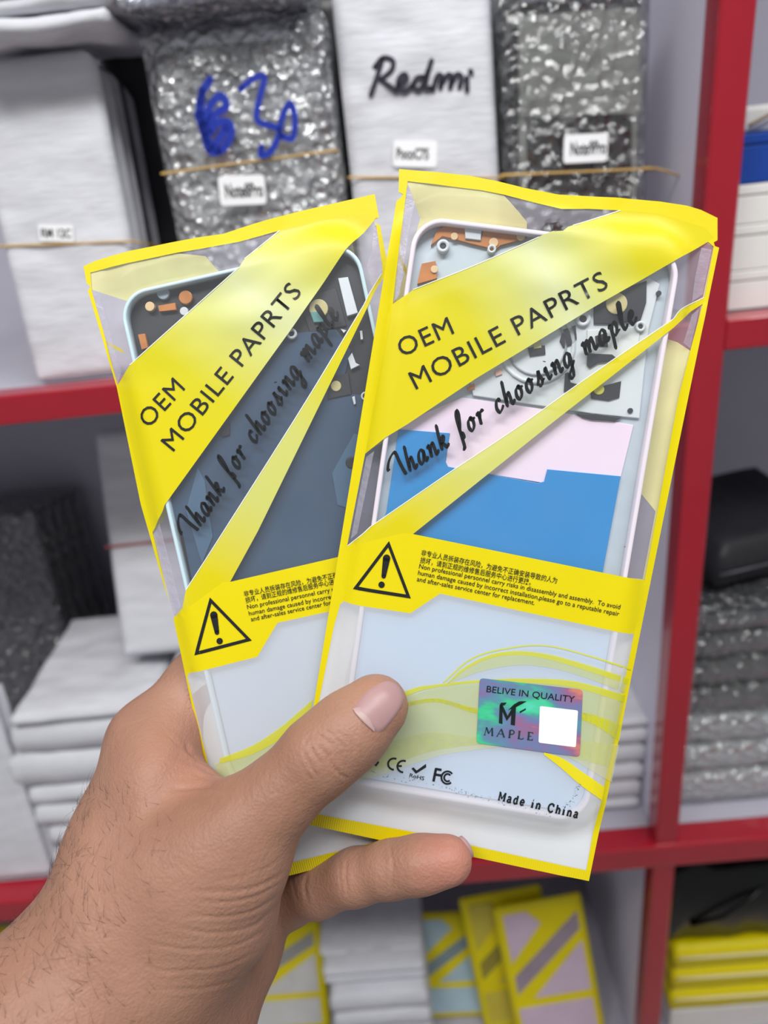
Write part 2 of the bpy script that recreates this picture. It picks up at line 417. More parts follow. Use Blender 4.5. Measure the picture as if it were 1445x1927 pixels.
# --- white foam bundle with handwriting
M, w, h = stand_frame((640, 150), (934, 200), (780, -40), 0.55, 0.575, S1)
t = thing('phone_panel_bundle', 'white foam wrapped bundle with a handwritten word in black marker', 'packet', M)
for k in range(7):
    pill('foam_sleeve', FOAM if k in (0, 1, 4) else FOAM2, t, Matrix.Translation((0, 0, -.011 * (k + .5))), w=w - .003 * (k % 2), h=h - .004 * (k % 3), t=.0106, step=.0035 if k == 0 else .008, edge=.009, rc=.008, seed=20 + k, wr=.0011)
q = lambda L: [(700 + x / 1.9396, y / 1.9396) for x, y in L]
strokes_px('marker_word', M, [q(l) for l in ([(38, 215), (20, 275), (-4, 345)], [(10, 245), (40, 212), (75, 222), (72, 255), (40, 285), (30, 290), (60, 312), (88, 332)], [(95, 312), (125, 292), (120, 272), (100, 285), (96, 320), (120, 332), (148, 312)], [(188, 282), (165, 285), (150, 312), (168, 328), (190, 302), (217, 222)], [(203, 262), (194, 320), (215, 322)], [(222, 328), (238, 278), (254, 280), (250, 320)], [(254, 304), (275, 275), (290, 280), (286, 320)], [(290, 304), (308, 273), (326, 280), (320, 318)], [(346, 285), (347, 330)], [(359, 260), (363, 266)])], .0034, .0012, BLACKINK, t)
label_px(M, ((741, 263), (824, 265), (821, 316), (739, 314)), 'PocoC75', .0012, t, .74, .44, -.06)
band(band_loop(w, .077, -.0385, loc_px(M, (640, 336))[1], loc_px(M, (935, 336))[1]), t)

# --- dark bubble wrapped bundle
M, w, h = stand_frame((943, 250), (1232, 250), (1090, -50), 0.55, 0.565, S1)
t = thing('phone_panel_bundle', 'dark bubble wrapped panel bundle with a white model sticker beside the red post', 'packet', M)
pill('panel_stack', mat('black_glass_panel', (26, 27, 30), .25, var=.3, vscale=15), t, Matrix.Translation((0, .004, -.028)), w=w * .94, h=h - .012, t=.04, step=.01, edge=.004, rc=.008, wr=.0003)
lp = lambda *a: [loc_px(M, p, -.007) for p in a]
prism('silver_plate', lp((975, 30), (1205, 15), (1208, 212), (978, 222)), -.0076, -.0066, mat('silver_foil_plate', (170, 168, 163), .35, var=.12, vscale=30), t)
prism('side_strip', lp((976, 224), (990, 224), (992, 380), (978, 380)), -.0076, -.0066, MATS['silver_foil_plate'], t)
prism('side_strip', lp((1190, 214), (1200, 214), (1196, 380), (1186, 380)), -.0076, -.0066, MATS['silver_foil_plate'], t)
pill('bubble_wrap', BUBG, t, Matrix.Translation((0, 0, -.026)), w=w, h=h, t=.05, step=.0022, edge=.012, rc=.008, wr=.0014, seed=8, bubbles=.0014)
label_px(M, ((1059, 254), (1143, 250), (1143, 303), (1062, 308)), 'Note9Pro', .0042, t, .82, .5, .06)
bd = band(band_loop(w, .056, -.026, loc_px(M, (945, 330))[1], loc_px(M, (1230, 318))[1]), t)
a = loc_px(M, (1236, 312), -.02); b = loc_px(M, (1288, 333), -.02)
tube('rubber_band_end', [(w / 2, a[1], -.02), ((w / 2 + b[0]) / 2, (a[1] + b[1]) / 2 + .001, -.02), (b[0] - .001, b[1], -.02)], .0009, RUBBER, t)

# --- dark packets standing behind the front row, seen in the gaps
for k, (pl, pr, pt, yb_, lab) in enumerate((((225, 300), (345, 300), (290, 60), .66, 'dark panel packet in the gap between foam bundle and blue numbered bundle'), ((575, 300), (690, 300), (630, -20), .645, 'dark panel packet in the gap beside the handwritten bundle'), ((905, 300), (985, 300), (945, -20), .645, 'dark panel packet in the gap between handwritten and dark bundles'))):
    M, w, h = stand_frame(pl, pr, pt, yb_, yb_ + .01, S1)
    t = thing('panel_packet', lab, 'packet', M, group='dark packets behind the front row')
    pill('panel_sleeve', mat('charcoal_sleeve', (40, 40, 44), .4, var=.2), t, None, w=w, h=h, t=.02, step=.008, edge=.006, rc=.005, wr=.0006, seed=190 + k)
    pill('panel_sleeve', MATS['charcoal_sleeve'], t, Matrix.Translation((.003, 0, -.021)), w=w, h=h * .98, t=.02, step=.008, edge=.006, rc=.005, wr=.0006, seed=195 + k)

# --- sleeves lying on top of the left bundle
def lying(px_l, px_r, y0, depth, z, thick, m, label, cat='packet', group=None, name='foam_sleeve_packet', rot=0.0, seed=0, bub=None, content=None, wr=.0014, tilt=0.0, rim=.35):
    """packet lying flat: near edge between two pixels' x at distance y0, height z of its underside"""
    xl = at_y(px_l, y0).x; xr = at_y(px_r, y0).x; w = xr - xl
    Mx = Matrix.Translation(((xl + xr) / 2, y0, z + thick / 2)) @ Matrix.Rotation(rot, 4, 'Z') @ Matrix.Rotation(tilt, 4, 'X')
    V, F = pillow(w, depth, thick, step=.0045 if not bub else .003, edge=.010, rc=.006, wr=wr, seed=seed, seam=rim, bubbles=bub or 0)
    if content:
        o = thing(name, label, cat, Mx, group=group)
        pyd('bubble_wrap', V, F, m, o)
        box('panel_stack', -w / 2 + .006, w / 2 - .006, .006, depth - .006, -thick * .33, thick * .33, content, o, .002)
    else:
        o = pyd(name, V, F, m); o.matrix_world = Mx; tag(o, label, cat, group)
    return o
zt = at_y((110, 98), .575).z + .004
for k, (py, lab) in enumerate(((95, 'lowest white foam sleeve lying on the far left bundle'), (60, 'second white foam sleeve up on the far left bundle'), (32, 'third white foam sleeve up on the far left bundle'), (10, 'topmost white foam sleeve lying on the far left bundle'))):
    lying((-120, py), (205 + 22 * (k % 2) + (12 if k == 0 else 0), py), 0.535 + .004 * (k % 2), .13, zt + k * .0115, .011, FOAM, lab, group='white sleeves lying at the upper left', seed=40 + k, rot=.03 * (-1) ** k, wr=.0022)
zt = at_y((440, 25), .565).z + .002
lying((215, 20), (590, 5), 0.535, .12, zt, .02, BUB, 'bubble wrapped blue packet lying on top of the blue numbered bundle', name='bubble_wrap_packet', seed=50, bub=.0016, content=mat('blue_violet_card', (70, 66, 140), .5, var=.2))

# --- right bay: boxes on the top shelf
xb = PX1 + .006
def carton(py0, py1, m, label, x1=.42, name='carton', xoff=0.0, y0=.545):
    z0 = at_y((1410, py1), y0).z; z1 = at_y((1410, py0), y0).z
    o = thing(name, label, 'box', loc=((xb + x1) / 2, y0, z0))
    cx = (xb + x1) / 2
    box('box_body', xb + xoff - cx, x1 - cx, 0, .15, 0, (z1 - z0) * .5 - .0004, m, o, .0012)
    box('box_lid', xb + xoff - cx - .0006, x1 - cx + .0006, -.0006, .1506, (z1 - z0) * .5, z1 - z0 - .0004, m, o, .0012)
    return o
WBOX = mat('white_carton_board', (228, 228, 224), .5, var=.02)
z = S1 + .0005
def cart2(zz, hh, m, label, k):
    o = thing('carton', label, 'box', loc=(xb + .09, .546, zz), group='cartons stacked beyond the red post')
    box('box_body', -.088, .092, 0, .15, 0, hh - .0075, m, o, .001)
    box('box_lid', -.0886, .0926, -.0006, .1506, hh - .007, hh - .0004, m, o, .001)
    return o
zs = [S1 + .0005] + [at_y((1410, p), .546).z for p in (508, 422, 346, 250)]
for k, (m, lab) in enumerate(((WBOX, 'lowest white carton in the stack beyond the red post'), (WBOX, 'middle white carton in the stack beyond the red post'), (WBOX, 'white carton just under the blue one'), (mat('blue_carton_board', (16, 62, 150), .4, var=.05), 'blue carton on top of the white cartons'))):
    cart2(zs[k], zs[k + 1] - zs[k], m, lab, k)
zt = zs[-1]
o = thing('charger_box', 'pale grey tray with a cable on top of the blue carton', 'box', loc=(xb + .1, .56, zt))
box('tray', -.09, .08, 0, .12, 0.0, .016, mat('pale_grey_plastic', (205, 204, 200), .5), o, .003)
tube('cable', spline([(-.088, -.003, .004), (-.07, -.004, .012), (-.058, -.003, .02), (-.045, .01, .028), (-.02, .03, .022)], 6), .0012, mat('brown_cable', (120, 96, 70), .5), o)

# --- second shelf, left bay
def frame_lying(px, y): return at_y(px, y)
ys = [(1355, 15, 275), (1412, 22, 275), (1475, 22, 275), (1512, 52, 278), (1552, 66, 280), (1592, 92, 284), (1628, 96, 284)]
labs = ['topmost white foam sleeve of the stack left of the wrist', 'second white foam sleeve from the top, left of the wrist', 'third white foam sleeve from the top, left of the wrist', 'fourth white foam sleeve from the top, left of the wrist', 'third white foam sleeve from the bottom, left of the wrist', 'second white foam sleeve from the bottom, left of the wrist', 'bottom white foam sleeve of the stack left of the wrist']
y0 = .552
zl = [at_y((200, p[0]), y0).z for p in ys]
bot = S2 + .001
for k in range(6, -1, -1):
    ztop = zl[k] + .014 if k == 0 else zl[k - 1] - .0005
    th = max(.01, ztop - bot)
    lying((ys[k][1], ys[k][0]), (ys[k][2] + 20, ys[k][0]), y0, .17, bot, th * .97, FOAM, labs[k], group='white foam sleeves stacked on the middle shelf', seed=60 + k, rot=.015 * (-1) ** k, wr=.0016, rim=.2)
    bot += th
topz = bot
# dark bubble packets leaning at the left
M, w, h = stand_frame((-190, 1050), (98, 1050), (0, 962), 0.735, 0.765, S2)
for k in range(5):
    Mk = M @ Matrix.Translation((.005 * k, 0, -.0165 * k))
    t = thing('bubble_wrap_packet', ['nearest', 'second nearest', 'third', 'second rearmost', 'rearmost'][k] + ' grey bubble wrapped packet leaning at the far left', 'packet', Mk, group='bubble packets leaning at the left')
    box('panel_stack', -w / 2 + .005, w / 2 - .005, .006, h - .006, -.005, .005, mat('dark_grey_panel', (74, 74, 78), .35, var=.2), t, .002)
    pill('bubble_wrap', BUBG, t, None, w=w, h=h, t=.0155, step=.004, edge=.008, rc=.004, wr=.001, seed=70 + k, bubbles=.001)
# pale board leaning at the lower left corner
M, w, h = stand_frame((-150, 1500), (72, 1560), (10, 1290), 0.545, 0.565, S2)
t = thing('foam_board_packet', 'pale grey flat packet standing at the lower left of the middle shelf', 'packet', M)
pill('foam_sleeve', FOAM, t, Matrix.Translation((0, 0, 0)), w=w, h=h, t=.008, step=.005, edge=.004, rc=.004, wr=.0005, seed=80)
pill('foam_sleeve', FOAM2, t, Matrix.Translation((.006, 0, -.009)), w=w, h=h * .985, t=.008, step=.006, edge=.004, rc=.004, wr=.0005, seed=81)
# white bundle with a red band, standing behind the left pouch on its own stack
zb = at_y((270, 1236), .60).z
M, w, h = stand_frame((212, 1100), (470, 1100), (300, 800), 0.60, 0.68, zb)
for k in range(4):
    d = (zb - S2) / 4
    lying((335, 1330), (640, 1330), .585 + .004 * (k % 2), .16, S2 + .001 + d * k, d * .92, FOAM2 if k % 2 else FOAM, ['bottom', 'second lowest', 'second highest', 'topmost'][k] + ' foam sleeve of the pile hidden behind the knuckles', group='foam sleeves piled behind the knuckles', seed=90 + k, wr=.0014)
t = thing('phone_panel_bundle', 'white foam bundle with a red band standing behind the left pouch', 'packet', M)
for k in range(4):
    pill('foam_sleeve', FOAM if k == 0 else FOAM2, t, Matrix.Translation((0, 0, -.012 * (k + .5))), w=w, h=h - .004 * k, t=.0115, step=.005 if k == 0 else .01, edge=.006, rc=.008, wr=.0009, seed=100 + k)
tube('red_band', band_loop(w, .048, -.024, loc_px(M, (215, 1028))[1], loc_px(M, (470, 1000))[1]), .0013, mat('red_rubber_band', (176, 88, 92), .5), t, 5, True)
# stack of white sleeves in front of the partition, right of the pouches
ys = [1372, 1402, 1440, 1470, 1505, 1535]
y0 = .565
zl = [at_y((1200, p), y0).z for p in ys]
bot = S2 + .001
nm = ['top', 'second', 'third', 'fourth', 'fifth', 'bottom']
for k in range(5, -1, -1):
    ztop = zl[k] + .012 if k == 0 else zl[k - 1]
    th = max(.008, ztop - bot)
    lying((940, ys[k]), (1224 - k * 4, ys[k]), y0, .15, bot, th * .96, FOAM, nm[k] + ' white sleeve of the stack between right pouch and red post', group='white sleeves beside the partition', seed=110 + k, wr=.0012, rot=.01 * (-1) ** k)
    bot += th

# --- second shelf, right bay: bubble packets and a black case
ys = [1190, 1240, 1292, 1345, 1398, 1450, 1500]
y0 = .56
zl = [at_y((1400, p), y0).z for p in ys]
bot = S2 + .001
cc = [(62, 62, 66), (72, 72, 76), (66, 67, 70), (84, 86, 88), (128, 140, 138), (176, 190, 184), (200, 206, 200)]
nm = ['top dark', 'second dark', 'third dark', 'fourth grey', 'greyish green', 'pale green', 'bottom whitish']
for k in range(6, -1, -1):
    ztop = zl[k] + .02 if k == 0 else zl[k - 1]
    th = max(.01, ztop - bot)
    xl = PX1 + .004
    V, F = pillow(.14, .16, th * .97, step=.003, edge=.008, rc=.006, wr=.0014, seed=130 + k, seam=.4, bubbles=.0014)
    o = thing('bubble_wrap_packet', nm[k] + ' bubble wrapped packet in the stack right of the red post', 'packet', Matrix.Translation((xl + .074, y0, bot + th / 2)), group='bubble packets stacked right of the post')
    pyd('bubble_wrap', V, F, BUBG if k < 4 else BUB, o)
    box('panel_stack', -.064, .064, .006, .15, -th * .36, th * .36, mat('packet_content_%d' % k, cc[k], .35, var=.15), o, .002)
    bot += th
o = thing('black_case', 'black padded case lying on the bubble packets right of the red post', 'case', Matrix.Translation((PX1 + .1, .60, bot + .028)) @ Matrix.Rotation(.25, 4, 'Z') @ Matrix.Rotation(.12, 4, 'X'))
pill('case_body', mat('black_fabric', (32, 31, 36), .6, var=.15, bump=.2), o, Matrix.Translation((.01, 0, 0)), w=.14, h=.13, t=.05, step=.006, edge=.016, rc=.012, wr=.0015, seed=140)
tube('zip_seam', [(-.058, -.0015, .0), (-.02, -.003, .001), (.03, -.003, 0), (.08, -.0015, 0)], .0014, mat('dark_zip', (70, 69, 76), .4), o)

# --- bottom shelf
YEL = mat('yellow_print', (222, 205, 0), .45, var=.02, vscale=30, bump=.06, bscale=500, spec=.32)
def mini_pouch(M, w, h, colin, label, group):
    t = thing('parts_pouch', label, 'pouch', M, group=group)
    pill('pouch_film', YEL, t, None, w=w, h=h, t=.009, step=.006, edge=.012, rc=.003, wr=.0008, seed=int(w * 1e5) % 97)
    cm = mat('pouch_content_%d_%d_%d' % colin, colin, .35, var=.05)
    def pane(name, pts, m, z=.0056):
        prism(name, [((x - .5) * w, y * h) for x, y in pts], z - .0012, z, m, t)
    pane('window', ((.1, .62), (.5, .86), (.36, .95), (.1, .95)), cm)
    pane('window', ((.1, .40), (.92, .78), (.92, .90), (.1, .52)), mat('slate_window_%d_%d_%d' % colin, tuple(int(c * .75) for c in colin), .35))
    pane('window', ((.28, .36), (.92, .36), (.92, .7)), cm)
    pane('lower_panel', ((.08, .07), (.92, .07), (.92, .30), (.08, .30)), cm)
    return t
for k, (pl, pr, pt, yb, yt, col, lab) in enumerate((
    ((795, 1850), (915, 1850), (850, 1716), .60, .66, (168, 192, 202), 'pale blue filled yellow pouch leaning on the bottom shelf'),
    ((905, 1850), (1060, 1850), (960, 1675), .585, .64, (196, 180, 60), 'yellow pouch leaning between the pale blue and the pink one'),
    ((968, 1850), (1135, 1850), (1040, 1690), .56, .62, (202, 180, 198), 'pink filled yellow pouch leaning on the bottom shelf'))):
    M, w, h = stand_frame(pl, pr, pt, yb, yt, S3)
    M = M @ Matrix.Rotation(.10 if k else -.03, 4, 'Z')
    mini_pouch(M, max(w, .095), h, col, lab, 'yellow pouches on the bottom shelf')
M, w, h = stand_frame((430, 1850), (612, 1850), (520, 1735), .60, .66, S3)
mini_pouch(M, w, h, (200, 200, 196), 'yellow pouch with white label left of the white stack', 'yellow pouches on the bottom shelf')
tt = bpy.context.scene.collection.objects[-1]
M, w, h = stand_frame((-120, 1850), (70, 1850), (0, 1742), .60, .68, S3)
mini_pouch(M, w, h, (90, 88, 84), 'dark filled yellow pouch at the lower left corner', 'yellow pouches on the bottom shelf')
# white stack
ys = [1735, 1800, 1850, 1900, 1950, 2000]
zz = S3 + .001
zl = [at_y((700, 1736), .64).z, at_y((700, 1790), .60).z, at_y((700, 1848), .575).z]
hs = [(S3 + .001, zl[2], .555), (zl[2], zl[1], .575), (zl[1], zl[0], .60)]
k = 0
for (a, b, yy), cnt in zip(hs, (4, 2, 2)):
    for j in range(cnt):
        th = (b - a) / cnt
        lying((612 - (k < 6) * 2, 1850), (803, 1850), yy + .002 * (j % 2), .15, a + j * th, th * .97, FOAM, ['bottom', 'second lowest', 'third lowest', 'fourth lowest', 'fourth highest', 'third highest', 'second highest', 'topmost'][k] + ' white sleeve of the pile under the little finger', group='white sleeves piled on the bottom shelf', seed=150 + k, wr=.001)
        k += 1
# right bay bottom shelf: pouches lying, black bag behind
zt = at_y((1400, 1890), .56).z
o = thing('carton', 'white carton under the lying yellow pouches at the lower right', 'box', loc=(PX1 + .09, .56, S3 + .001))
box('box_body', -.06, .08, 0, .14, 0, zt - S3 - .022, WBOX, o, .002); box('box_lid', -.061, .081, -.001, .141, zt - S3 - .0215, zt - S3 - .002, WBOX, o, .002)
PALE = mat('pale_pouch_edge', (226, 214, 150), .4)
bot = zt
for k, py in enumerate((1852, 1812, 1775)):
    b2 = at_y((1400, py), .56).z; th = b2 - bot
    o = thing('parts_pouch', ['lowest', 'middle', 'topmost'][k] + ' yellow pouch lying in the stack at the lower right', 'pouch', loc=(PX1 + .1, .556, bot + th / 2), group='yellow pouches lying at the lower right')
    V, F = pillow(.15, .15, th * .95, step=.005, edge=.008, rc=.004, wr=.001, seed=170 + k, seam=.55)
    pyd('pouch_film', V, F, YEL, o)
    tube('sealed_edge', [(-.07, -.001, th * .2), (-.02, -.002, th * .22), (.03, -.002, th * .2), (.07, -.001, th * .2)], .0022, PALE, o)
    bot = b2
o = thing('black_bag', 'glossy black plastic bag lying on the yellow pouches at the lower right', 'bag', loc=(PX1 + .1, .556, bot + .006))
pill('bag_body', mat('black_plastic_bag', (9, 10, 11), .3, var=.2, bump=.4, bscale=40, bdist=.003, spec=.35), o, Matrix.Translation((0, 0, .06)), w=.18, h=.17, t=.116, step=.006, edge=.012, rc=.02, wr=.005, seed=180)
tube('bag_fold', [(-.06, .0, .04), (-.03, -.008, .06), (.0, -.004, .08), (.03, .01, .1)], .003, MATS['black_plastic_bag'], o)
o = thing('parts_pouch', 'amber pouch standing upright at the lower right edge', 'pouch', loc=(PX1 + .135, .76, S3 + .002))
pill('pouch_film', mat('amber_film', (178, 128, 12), .3, var=.1), o, Matrix.Rotation(math.pi / 2, 4, 'X') @ Matrix.Rotation(-.2, 4, 'Z'), w=.06, h=.32, t=.008, step=.006, edge=.01, rc=.004, wr=.001, seed=181)
box('sealed_edge', .0, .05, -.004, .004, .315, .325, mat('amber_seal', (150, 104, 8), .4), o, .001)

# ================================================================== the two pouches
def homography(dst):
    src = [(0, 0), (1, 0), (1, 1), (0, 1)]; A = []
    for (x, y), (u, v) in zip(src, dst):
        A.append([x, y, 1, 0, 0, 0, -u * x, -u * y, -u]); A.append([0, 0, 0, x, y, 1, -v * x, -v * y, -v])
    return np.linalg.svd(np.array(A, float))[2][-1].reshape(3, 3)
class Sheet:
    """flat sheet in space recovered from its four corners: origin at bottom centre, x right, y up, z to the viewer"""
    def __init__(s, corners, W):
        H = homography(corners)
        Bm = np.linalg.inv(np.array([[FPX, 0, CX], [0, FPX, CY], [0, 0, 1]])) @ H
        if Bm[2, 2] < 0: Bm = -Bm
        Bm = Bm * (W / np.linalg.norm(Bm[:, 0]))
        w = lambda a: RT * float(a[0]) - UP * float(a[1]) + FW * float(a[2])
        r1, r2, t = w(Bm[:, 0]), w(Bm[:, 1]), w(Bm[:, 2])
        ex = r1.normalized(); ey = (-r2); ey = (ey - ex * ey.dot(ex)).normalized(); ez = ex.cross(ey)
        s.W = W; s.H = r2.length
        s.o = CAM + t + r1 * .5 + r2
        s.M = axes(ex, ey, ez, s.o); s.Mi = s.M.inverted()
        s.cam = s.Mi @ CAM; s.rect = None; s.dents = []
    def relief(s, x, y):
        if s.rect is None: return 0.0
        cx, cy, w, h, a, top, fall = s.rect
        dx, dy = x - cx, y - cy; c_, s_ = math.cos(-a), math.sin(-a)
        px, py = dx * c_ - dy * s_, dx * s_ + dy * c_
        r = .009
        qx, qy = abs(px) - w / 2 + r, abs(py) - h / 2 + r
        d = math.hypot(max(qx, 0), max(qy, 0)) + min(max(qx, qy), 0) - r
        z = top * (1 - sstep(-.0005, fall, d))
        k = sstep(-.004, .006, d)
        z += k * .0005 * noise.noise((x * 90, y * 60, 3.1)) * sstep(0.047, 0.040, abs(x)) 
        z += .00028 * math.exp(-((d - .0036) / .0007) ** 2) - .00025 * math.exp(-((d - .0052) / .0008) ** 2)
        z += .0009 * noise.noise((x * 55, y * 95, 8.2)) * sstep(s.H - .05, s.H - .022, y) * sstep(s.H - .004, s.H - .012, y)
        for gx, gy, sx, sy, amp in s.dents:
            z += amp * math.exp(-((x - gx) / sx) ** 2 - ((y - gy) / sy) ** 2)
        return max(z, 0.0)
    def back(s, x, y):
        if s.rect is None: return -.0004
        cx, cy, w, h, a, top, fall = s.rect
        dx, dy = x - cx, y - cy; c_, s_ = math.cos(-a), math.sin(-a)
        px, py = dx * c_ - dy * s_, dx * s_ + dy * c_
        qx, qy = abs(px) - w / 2, abs(py) - h / 2
        d = math.hypot(max(qx, 0), max(qy, 0)) + min(max(qx, qy), 0)
        return -.0003 - .0036 * (1 - sstep(-.0005, fall, d))
    def plane(s, p, z=0.0):
        d = s.Mi.to_3x3() @ ray(p); t = (z - s.cam.z) / d.z; q = s.cam + d * t
        return q.x, q.y
    def uv(s, p):
        x, y = s.plane(p)
        for _ in range(5): x, y = s.plane(p, s.relief(x, y))
        return x, y
    def depth(s, p, z=0.0):
        x, y = s.plane(p, z); return ((s.M @ Vector((x, y, z))) - CAM).dot(FW)

SH1 = Sheet([(752, 318), (1350, 409), (1108, 1658), (554, 1547)], .098)
SH0 = Sheet([(150, 503), (701, 367.5), (979, 1552), (442, 1673.5)], .0995)
def frame_rect(S, quad, zf=.0034):
    P = [S.plane(p, zf) for p in quad]
    cx = sum(p[0] for p in P) / 4; cy = sum(p[1] for p in P) / 4
    w = ((P[1][0] - P[0][0]) + (P[2][0] - P[3][0])) / 2; h = ((P[0][1] - P[3][1]) + (P[1][1] - P[2][1])) / 2
    a = math.atan2((P[1][1] - P[0][1]) + (P[2][1] - P[3][1]), (P[1][0] - P[0][0]) + (P[2][0] - P[3][0]))
    return cx, cy, w, h, a
FR1 = frame_rect(SH1, [(800, 405), (1290, 470), (1098, 1548), (612, 1470)])
FR0 = frame_rect(SH0, [(220, 553), (660, 455), (889, 1398), (436, 1496)])
SH1.rect = FR1 + (.0039, .0095)
SH0.rect = FR0 + (.0039, .0095)

# -------- print materials (object coordinates of the sheet are used for the printed gradients)
def grad_print(name, ax, stops, alpha=.95):
    """printed colour fade along direction ax in the sheet's own plane"""
    m = bpy.data.materials.new(name); m.use_nodes = True
    nt = m.node_tree; N = nt.nodes; L = nt.links; p = N['Principled BSDF']
    tc = N.new('ShaderNodeTexCoord'); dp = N.new('ShaderNodeVectorMath'); dp.operation = 'DOT_PRODUCT'
    dp.inputs[1].default_value = (ax[0], ax[1], 0)
    L.new(tc.outputs['Object'], dp.inputs[0])
    mr = N.new('ShaderNodeMapRange'); mr.inputs['From Min'].default_value = ax[2]; mr.inputs['From Max'].default_value = ax[3]
    L.new(dp.outputs['Value'], mr.inputs['Value'])
    r = N.new('ShaderNodeValToRGB'); e = r.color_ramp.elements
    while len(e) > 1: e.remove(e[-1])
    e[0].position = stops[0][0]; e[0].color = lin(stops[0][1])
    for q, c in stops[1:]:
        k = e.new(q); k.color = lin(c)
    L.new(mr.outputs[0], r.inputs['Fac']); L.new(r.outputs['Color'], p.inputs['Base Color'])
    p.inputs['Roughness'].default_value = .42; p.inputs['Specular IOR Level'].default_value = .35; p.inputs['Alpha'].default_value = alpha
    return m
def ramp_axis(S, pa, pb):
    a, b = S.uv(pa), S.uv(pb); dx, dy = b[0] - a[0], b[1] - a[1]; l = math.hypot(dx, dy); dx /= l; dy /= l
    return (dx, dy, a[0] * dx + a[1] * dy, b[0] * dx + b[1] * dy)
CLEAR = film('clear_pouch_film', (250, 251, 252), .06, .12, bump=.15, bscale=60, bdist=.0008)
SEAMC = film('embossed_clear_seam', (240, 238, 244), .34, .25, bump=.8, bscale=420, bdist=.0006, hazecol=(214, 210, 222))
WHITEP = mat('white_pouch_print', (222, 226, 232), .36, var=.02, vscale=30, alpha=.55, bump=.05, bscale=90)
SEAL = mat('yellow_ridged_seal', (224, 204, 0), .3, var=.02, bump=.35, bscale=420, bkind='wave', bdist=.0003)
BACKP = film('pale_yellow_back_print', (244, 238, 190), .85, .4, hazecol=(232, 224, 160))
BACKC = film('back_clear_film', (236, 234, 240), .30, .3, hazecol=(196, 190, 204))
EDGE = mat('white_print_edge', (236, 238, 228), .4)
PRINT = mat('pouch_black_print', (26, 28, 30), .35, var=.03)

def sheet_mesh(S, outline, regions, zfun, step=.0017, hole=None):
    """mesh covering outline (sheet coords), cut exactly along every region border; returns mesh with material ids"""
    xs = [p[0] for p in outline]; ysv = [p[1] for p in outline]
    x0, x1, y0, y1 = min(xs) - .001, max(xs) + .001, min(ysv) - .001, max(ysv) + .001
    nx = int((x1 - x0) / step) + 1; ny = int((y1 - y0) / step) + 1
    bm = bmesh.new()
    g = [[bm.verts.new((x0 + (x1 - x0) * i / nx, y0 + (y1 - y0) * j / ny, 0)) for i in range(nx + 1)] for j in range(ny + 1)]
    for j in range(ny):
        for i in range(nx): bm.faces.new((g[j][i], g[j][i + 1], g[j + 1][i + 1], g[j + 1][i]))
    polys = [outline] + [r[0] for r in regions] + ([hole] if hole else [])
    for poly in polys:
        for a, b in zip(poly, poly[1:] + poly[:1]):
            if math.hypot(b[0] - a[0], b[1] - a[1]) < 1e-6: continue
            bx0, bx1 = min(a[0], b[0]) - step * .6, max(a[0], b[0]) + step * .6
            by0, by1 = min(a[1], b[1]) - step * .6, max(a[1], b[1]) + step * .6
            fs = []
            for f in bm.faces:
                c = f.calc_center_median()
                if bx0 - step < c.x < bx1 + step and by0 - step < c.y < by1 + step: fs.append(f)
            geom = list({e for f in fs for e in f.edges}) + fs + list({v for f in fs for v in f.verts})
            bmesh.ops.bisect_plane(bm, geom=geom, dist=1e-7, plane_co=(a[0], a[1], 0), plane_no=(b[1] - a[1], a[0] - b[0], 0))
    dele = []
    for f in bm.faces:
        c = f.calc_center_median()
        if not inside((c.x, c.y), outline) or (hole and inside((c.x, c.y), hole)): dele.append(f); continue
        for poly, idx in regions:
            if inside((c.x, c.y), poly): f.material_index = idx
        f.smooth = True
    bmesh.ops.delete(bm, geom=dele, context='FACES')
    for v in bm.verts: v.co.z = zfun(v.co.x, v.co.y)
    bm.normal_update()
    me = bpy.data.meshes.new('film'); bm.to_mesh(me); bm.free()
    return me
def on_sheet(name, S, V, F, off, m, parent):
    return pyd(name, [(x, y, S.relief(x, y) + off) for x, y in V], F, m, parent)
def text_on(name, S, s, p0, p1, hpx, m, parent, off=.00025, spacing=1.0, bold=0.0, mesh=None, capy=None):
    """lettering between two baseline pixels, cap height in pixels"""
    a, b = S.uv(p0), S.uv(p1); dx, dy = b[0] - a[0], b[1] - a[1]; L = math.hypot(dx, dy); dx /= L; dy /= L
    V, F = mesh or text_mesh(s, spacing, bold)
    x0 = min(v[0] for v in V); x1 = max(v[0] for v in V)
    hh = hpx * S.depth(p0) / FPX
    cap = capy or 0.729
    V = [((v[0] - x0) / (x1 - x0) * L, v[1] / cap * hh) for v in V]
    V = [(a[0] + x * dx - y * dy, a[1] + x * dy + y * dx) for x, y in V]
    return on_sheet(name, S, V, F, off, m, parent)
def pen_on(name, S, lines, wpx, m, parent, off=.00025, nib=None, closed=False):
    V = []; F = []
    for l in lines:
        w = wpx * S.depth(l[0]) / FPX
        v, f = ribbon([S.uv(p) for p in l], w, nib, False)
        b = len(V); V += v; F += [tuple(i + b for i in q) for q in f]
    return on_sheet(name, S, V, F, off, m, parent)
def poly_on(name, S, polys, m, parent, off=.00025):
    V = []; F = []
    for P in polys:
        Q = [S.uv(p) for p in P]; tr = tessellate_polygon([[Vector((x, y, 0)) for x, y in Q]])
        b = len(V); V += Q; F += [tuple(i + b for i in q) for q in tr]
    return on_sheet(name, S, V, F, off, m, parent)
